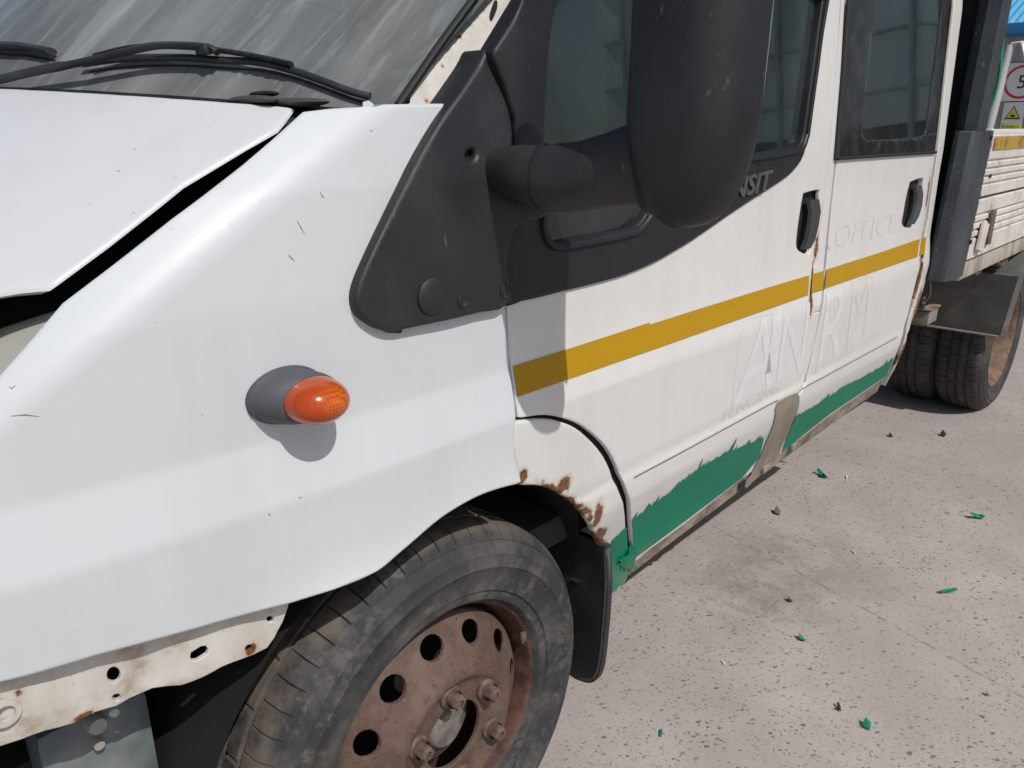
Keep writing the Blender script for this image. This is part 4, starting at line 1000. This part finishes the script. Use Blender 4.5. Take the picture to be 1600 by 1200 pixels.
bm = bmesh.new()
def board(z0, z1, ribs, name):
    prof = [(-.045, z0)]; z = z0
    prof = [(.0, z0), (-.052, z0+.002)]
    for rz in ribs: prof += [(-.052, rz-.012), (-.044, rz-.007), (-.044, rz-.003), (-.052, rz+.001)]
    prof += [(-.052, z1-.004), (-.046, z1), (.0, z1)]
    rings = [[(x, y, zz) for y, zz in prof] for x in np.linspace(2.345, 5.0, 12)]
    return loft(name, [[(shear(x, zz) if i == 0 else x, y, zz) for x, y, zz in R] for i, R in enumerate(rings)], 'board_white', van, 30)
b1 = board(1.045, 1.243, [1.09, 1.115, 1.14, 1.165], 'dropside_board'); b2 = board(.838, 1.036, [.915, .940, .965, .990], 'dropside_board')
tl_ = [(2.36, 1.193), (5.0, 1.193), (5.0, 1.236), (2.36, 1.236)]
panel('yellow_stripe', tl_, 'yellow_tape_old', b1, lambda u, v, d: (u, -.0545, v), .1, 0, 0)
box('top_rail', (3.68, -.018, 1.2515), (2.66, .05, .016), 'sign_white', van, .003)
rail = box('side_rail', (3.62, -.012, .800), (2.70, .06, .062), 'rail_cream', van, .004)
lp = at(1535, 370, 1, -.062); bm = bmesh.new(); add_box(bm, lp, (.07, .012, .10), None, .004); bmesh.ops.rotate(bm, verts=bm.verts, cent=lp, matrix=Matrix.Rotation(.25, 3, 'Y')); from_bm('latch', bm, 'board_white', van)
box('latch_strap', tuple(at(1548, 355, 1, -.060)), (.05, .010, .12), 'nut_rust', van, .002)
box('bed_floor', (3.55, .96, .86), (2.75, 1.86, .03), 'rail_cream', van, .003)
box('chassis_rail', (2.9, .62, .62), (4.4, .07, .16), 'void_black', van, .004)
box('chassis_rail', (2.9, 1.28, .62), (4.4, .07, .16), 'void_black', van, .004)
for k in range(7): box('bed_bearer', (2.45+.4*k, .96, .805), (.06, 1.75, .07), 'void_black', van, .004)
for (a, b) in ((1530, 412), (1565, 398)):
    p = at(a, b, 1, -.01); pts = [(p.x+.05*math.cos(t), p.y, p.z-.035*math.sin(t)) for t in np.linspace(0, math.pi, 9)]; tube('rope_hook', pts, .007, 'bracket_grey', van, 8)
p = at(1562, 408, 1, 0); box('hinge_bracket', tuple(p), (.10, .04, .03), 'nut_rust', van, .004)
# far dropside and tail
box('far_dropside', (3.65, 1.93, 1.05), (2.7, .04, .42), 'board_white', van, .004)
# rear wheel guard: a moulded arch with flat front
gpts = [(RX-.385-.02*t, .43+.26*t) for t in np.linspace(0, 1, 6)] + [(RX+.41*math.cos(a), .335+.46*math.sin(a)) for a in np.linspace(2.25, .2, 16)]
def gy(z): return -.055-.10*max(0, z-.43)
rings = [[(x+(.05 if x < RX else -.05), gy(z)-.012, z-.03*(z > .7)) for x, z in gpts], [(x, gy(z), z) for x, z in gpts], [(x, .45, z) for x, z in gpts]]
bm = bmesh.new(); loft('', rings, None, bm=bm, closed=False, cap=False)
guard = from_bm('wheel_guard', bm, 'guard_plastic', van, 30, recalc=False)
tube('guard_lip', [(gpts[0][0]-.003, y, gpts[0][1]) for y in (-.05, .2, .45)], .006, 'bracket_grey', guard, 6)
# light bracket with cable below the post
bp = at(1441, 492, 0, 2.25); br_ = box('bracket', (2.25, bp.y-.0, bp.z), (.10, .07, .045), 'bracket_grey', van, .003)
box('bracket_plate', (2.25, bp.y, bp.z+.03), (.11, .08, .006), 'sill_grime', br_, .001)
c0 = at(1453, 440, 0, 2.25); c1 = at(1452, 462, 0, 2.25); c2_ = at(1441, 476, 0, 2.25)
tube('cable', curve([(2.25, c0.y, c0.z), (2.25, c1.y, c1.z), (2.25, c2_.y, c2_.z), (2.25, bp.y, bp.z+.02)], 5), .005, 'bracket_grey', br_, 6)
bm = bmesh.new()
for dz in (.0, .018, .034): ball(bm, (2.25, c2_.y, c2_.z-.01+dz), (.010, .010, .007), 10, 6)
from_bm('cable_joint', bm, 'aluminium', br_)

# ================================================================== things in and beyond the flatbed
hp = [at(1583, -30, 0, 2.42), at(1578, 0, 0, 2.42), at(1570, 40, 0, 2.42), at(1565, 78, 0, 2.42), at(1562, 112, 0, 2.42), at(1555, 145, 0, 2.42), at(1544, 178, 0, 2.42), at(1538, 200, 0, 2.42), at(1537, 215, 0, 2.42)]
hose = tube('hose', [Vector(p) for p in curve(hp, 5)], .0055, 'hose_green'); tag(hose, 'thin green hose hanging down beside the headboard of the flatbed', 'hose')
bx = 2.75
P0 = Vector(at(1580, 70, 0, bx)); P1 = Vector(at(1549, 190, 0, bx)); dirn = (P1-P0).normalized(); P1b = P0+dirn*((P0.z-.90)/-dirn.z)
pole = thing('pole', 'pale aluminium pole with a hooked top leaning in the flatbed', 'pole', (0, 0, 0))
tube('shaft', [P0, P1b], [(.016, .010)]*2, 'aluminium', pole, 8)
tube('hook', [P0, P0+Vector((.0, -.03, .005)), P0+Vector((.0, -.05, -.05))], .009, 'aluminium', pole, 8)
q = P0+dirn*.30; box('clip', tuple(q), (.03, .03, .03), 'sign_white', pole, .004)

# building across the yard
BXW = 14.0
bld = thing('workshop_building', 'grey walled building with blue corrugated roof and blue gutter', 'building', (0, 0, 0))
box('wall', (BXW+2.5, 5.0, 1.30), (5.0, 9.0, 2.58), 'wall_grey', bld, .01)
box('gutter', (BXW-.12, 5.0, 2.66), (.25, 9.4, .17), 'blue_fascia', bld, .02)
bm = bmesh.new(); n = 300; ysr = np.linspace(.25, 9.75, n*4)
Va = [bm.verts.new((BXW-.15, y, 2.76+.022*math.cos(2*math.pi*y/.115))) for y in ysr]; Vb = [bm.verts.new((BXW+4.6, y, 4.9+.022*math.cos(2*math.pi*y/.115))) for y in ysr]
for i in range(len(ysr)-1): bm.faces.new((Va[i], Va[i+1], Vb[i+1], Vb[i]))
from_bm('roof', bm, 'blue_sheet', bld, 60)
# speed sign and warning sign on its wall
sp = thing('speed_sign', 'white board with red ring and black number five', 'sign', (0, 0, 0))
bsx = BXW-.03
c0 = at(1565, 127, 0, bsx); c1 = at(1600, 100, 0, bsx); cc = at(1597, 128, 0, bsx); rad = abs(at(1569, 128, 0, bsx).y-cc.y)
box('board', (bsx, cc.y-.08, cc.z-.0), (.015, 1.02, rad*2.1+.04), 'sign_white', sp, .003)
def ringx(name, y, z, r0, r1, x, mat, par, n=48):
    bm = bmesh.new(); A = [bm.verts.new((x, y+r0*math.cos(a), z+r0*math.sin(a))) for a in np.linspace(0, 2*math.pi, n+1)[:-1]]; B = [bm.verts.new((x, y+r1*math.cos(a), z+r1*math.sin(a))) for a in np.linspace(0, 2*math.pi, n+1)[:-1]]
    for k in range(n): bm.faces.new((A[k], A[(k+1) % n], B[(k+1) % n], B[k]))
    return from_bm(name, bm, mat, par, 0)
ringx('ring', cc.y, cc.z, rad, rad*.86, bsx-.012, 'sign_red', sp)
def wall_text(name, txt, y, z, h, x, mat, par):
    me = text_mesh(txt, 1.0); bm = bmesh.new(); bm.from_mesh(me); x0 = min(v.co.x for v in bm.verts); x1 = max(v.co.x for v in bm.verts); y0 = min(v.co.y for v in bm.verts); y1 = max(v.co.y for v in bm.verts)
    k = h/(y1-y0)
    for v in bm.verts: v.co = Vector((x, y-(v.co.x-(x0+x1)/2)*k, z+(v.co.y-(y0+y1)/2)*k))
    return from_bm(name, bm, mat, par, 0)
wall_text('number', '5', cc.y-.0, cc.z, rad*.78, bsx-.012, 'sign_black', sp)
wg = thing('warning_sign', 'small yellow triangle warning notice below the speed sign', 'sign', (0, 0, 0))
t0 = at(1583, 163, 0, bsx); tl2 = at(1571, 185, 0, bsx); tr2 = at(1596, 185, 0, bsx); tc = at(1583, 178, 0, bsx); wid = abs(tl2.y-tr2.y)
box('board', (bsx, tc.y, tc.z-.03), (.012, wid*1.35, .40), 'sign_white', wg, .003)
def tri(name, k, x, mat):
    bm = bmesh.new(); h = wid*.9
    bm.faces.new([bm.verts.new((x, tc.y+dy*k, tc.z+.02+dz*k)) for dy, dz in ((wid/2, -h/2), (-wid/2, -h/2), (0, h/2))]); return from_bm(name, bm, mat, wg, 0)
tri('triangle', 1.0, bsx-.010, 'sign_black'); tri('triangle', .80, bsx-.014, 'sign_yellow')
bm = bmesh.new(); ball(bm, (bsx-.016, tc.y, tc.z-.03), (.002, .035, .018), 10, 6); from_bm('symbol', bm, 'sign_black', wg)
box('caption_band', (bsx-.008, tc.y, tc.z-.185), (.006, wid*1.3, .085), 'sign_yellow', wg, .001)
wall_text('caption', 'Emergency', tc.y, tc.z-.185, .05, bsx-.014, 'sign_black', wg)

# ================================================================== litter on the concrete
def shard(label, px, py, pts, mat, lift=.012, rot=0.0, sc_=1.0, group='plastic scraps on the concrete'):
    g = at(px, py, 2, .004); rnd = random.Random(px*7+py); bm = bmesh.new()
    top = []; botm = []
    for (a, b, h) in pts:
        x = (a*math.cos(rot)-b*math.sin(rot))*sc_; y = (a*math.sin(rot)+b*math.cos(rot))*sc_
        h = h*.45; top.append(bm.verts.new((x, y, h*lift+.0012))); botm.append(bm.verts.new((x, y, h*lift)))
    n = len(pts)
    for k in range(1, n-1): bm.faces.new((top[0], top[k], top[k+1])); bm.faces.new((botm[0], botm[k+1], botm[k]))
    for k in range(n): bm.faces.new((top[k], botm[k], botm[(k+1) % n], top[(k+1) % n]))
    o = from_bm('plastic_scrap', bm, mat, None, 0); o.location = (g.x, g.y, .004); tag(o, label, 'litter', group); return o
CH = [(-.03, -.01, 0), (-.012, .004, .9), (.004, -.008, .4), (.030, .002, 1.4), (.026, .014, 1.0), (.002, .010, .1), (-.014, .018, .6)]
LG = [(-.035, -.006, 0), (.0, -.009, .5), (.035, -.004, .1), (.034, .007, .3), (.0, .005, .9), (-.034, .006, .2)]
TR = [(-.018, -.012, 0), (.020, -.010, .2), (.014, .010, 1.5), (-.004, .016, .4), (-.016, .008, .3)]
shard('curled green plastic scrap nearest the sill gap', 1285, 743, CH, 'green_shard', .03, .9, .95)
shard('grey green crumpled scrap close under the green sill', 1215, 801, TR, 'grey_shard', .03, .3, .8)
shard('spindly green scrap far right on the concrete', 1527, 808, CH, 'green_shard', .03, 2.2, .95)
shard('long flat green strip at the right of the yard', 1482, 923, LG, 'green_shard', .008, -.55, .85)
shard('tiny green scrap in the dark stain', 1253, 998, TR, 'green_shard', .02, 1.0, .55)
shard('pointed green scrap at the bottom right of the picture', 1355, 1134, TR, 'green_shard', .02, .2, .62)
shard('small green rectangle at the bottom beside the tyre', 1033, 1145, LG, 'green_shard', .006, .5, .32)
shard('black crumb between the truck and the right edge', 1474, 680, TR, 'dark_shard', .03, 0, .8, 'dark crumbs on the concrete')
shard('dark crumb on the stain left of its centre', 1234, 938, TR, 'dark_shard', .015, 1, .45, 'dark crumbs on the concrete')
shard('rusty crumb low in the picture above the green scraps', 1311, 1106, CH, 'dark_shard', .01, .4, .38, 'dark crumbs on the concrete')
shard('dark crumb near the rear wheels', 1392, 681, TR, 'dark_shard', .02, .5, .6, 'dark crumbs on the concrete')
shard('small white flake right of the curled green scrap', 1323, 745, LG, 'pale_shard', .004, .3, .4, 'white flakes on the concrete')
shard('white flake by the stain upper edge', 1334, 862, LG, 'pale_shard', .004, .9, .28, 'white flakes on the concrete')
shard('white flake left of the stain', 1130, 1035, LG, 'pale_shard', .003, .9, .22, 'white flakes on the concrete')
shard('tiny green speck near the right edge', 1543, 1085, TR, 'green_shard', .01, .9, .3)

# shed across the yard, out of the frame but mirrored in the side windows
shed = thing('warehouse', 'pale blue clad warehouse mirrored in the rear door window', 'building')
box('cladding', (24.0, -10.0, 5.4), (3.0, 12.5, 6.2), 'shed_blue', shed, .02)
box('opening', (24.3, -10.0, 1.15), (3.0, 12.4, 2.3), 'dark_opening', shed, .02)
for k in range(7): box('column', (22.44, -4.6-1.8*k, 4.2), (.12, .14, 8.2), 'steel_frame', shed, .01)
for k in range(4): box('girt', (22.44, -10.0, 3.2+1.5*k), (.1, 12.4, .10), 'steel_frame', shed, .01)
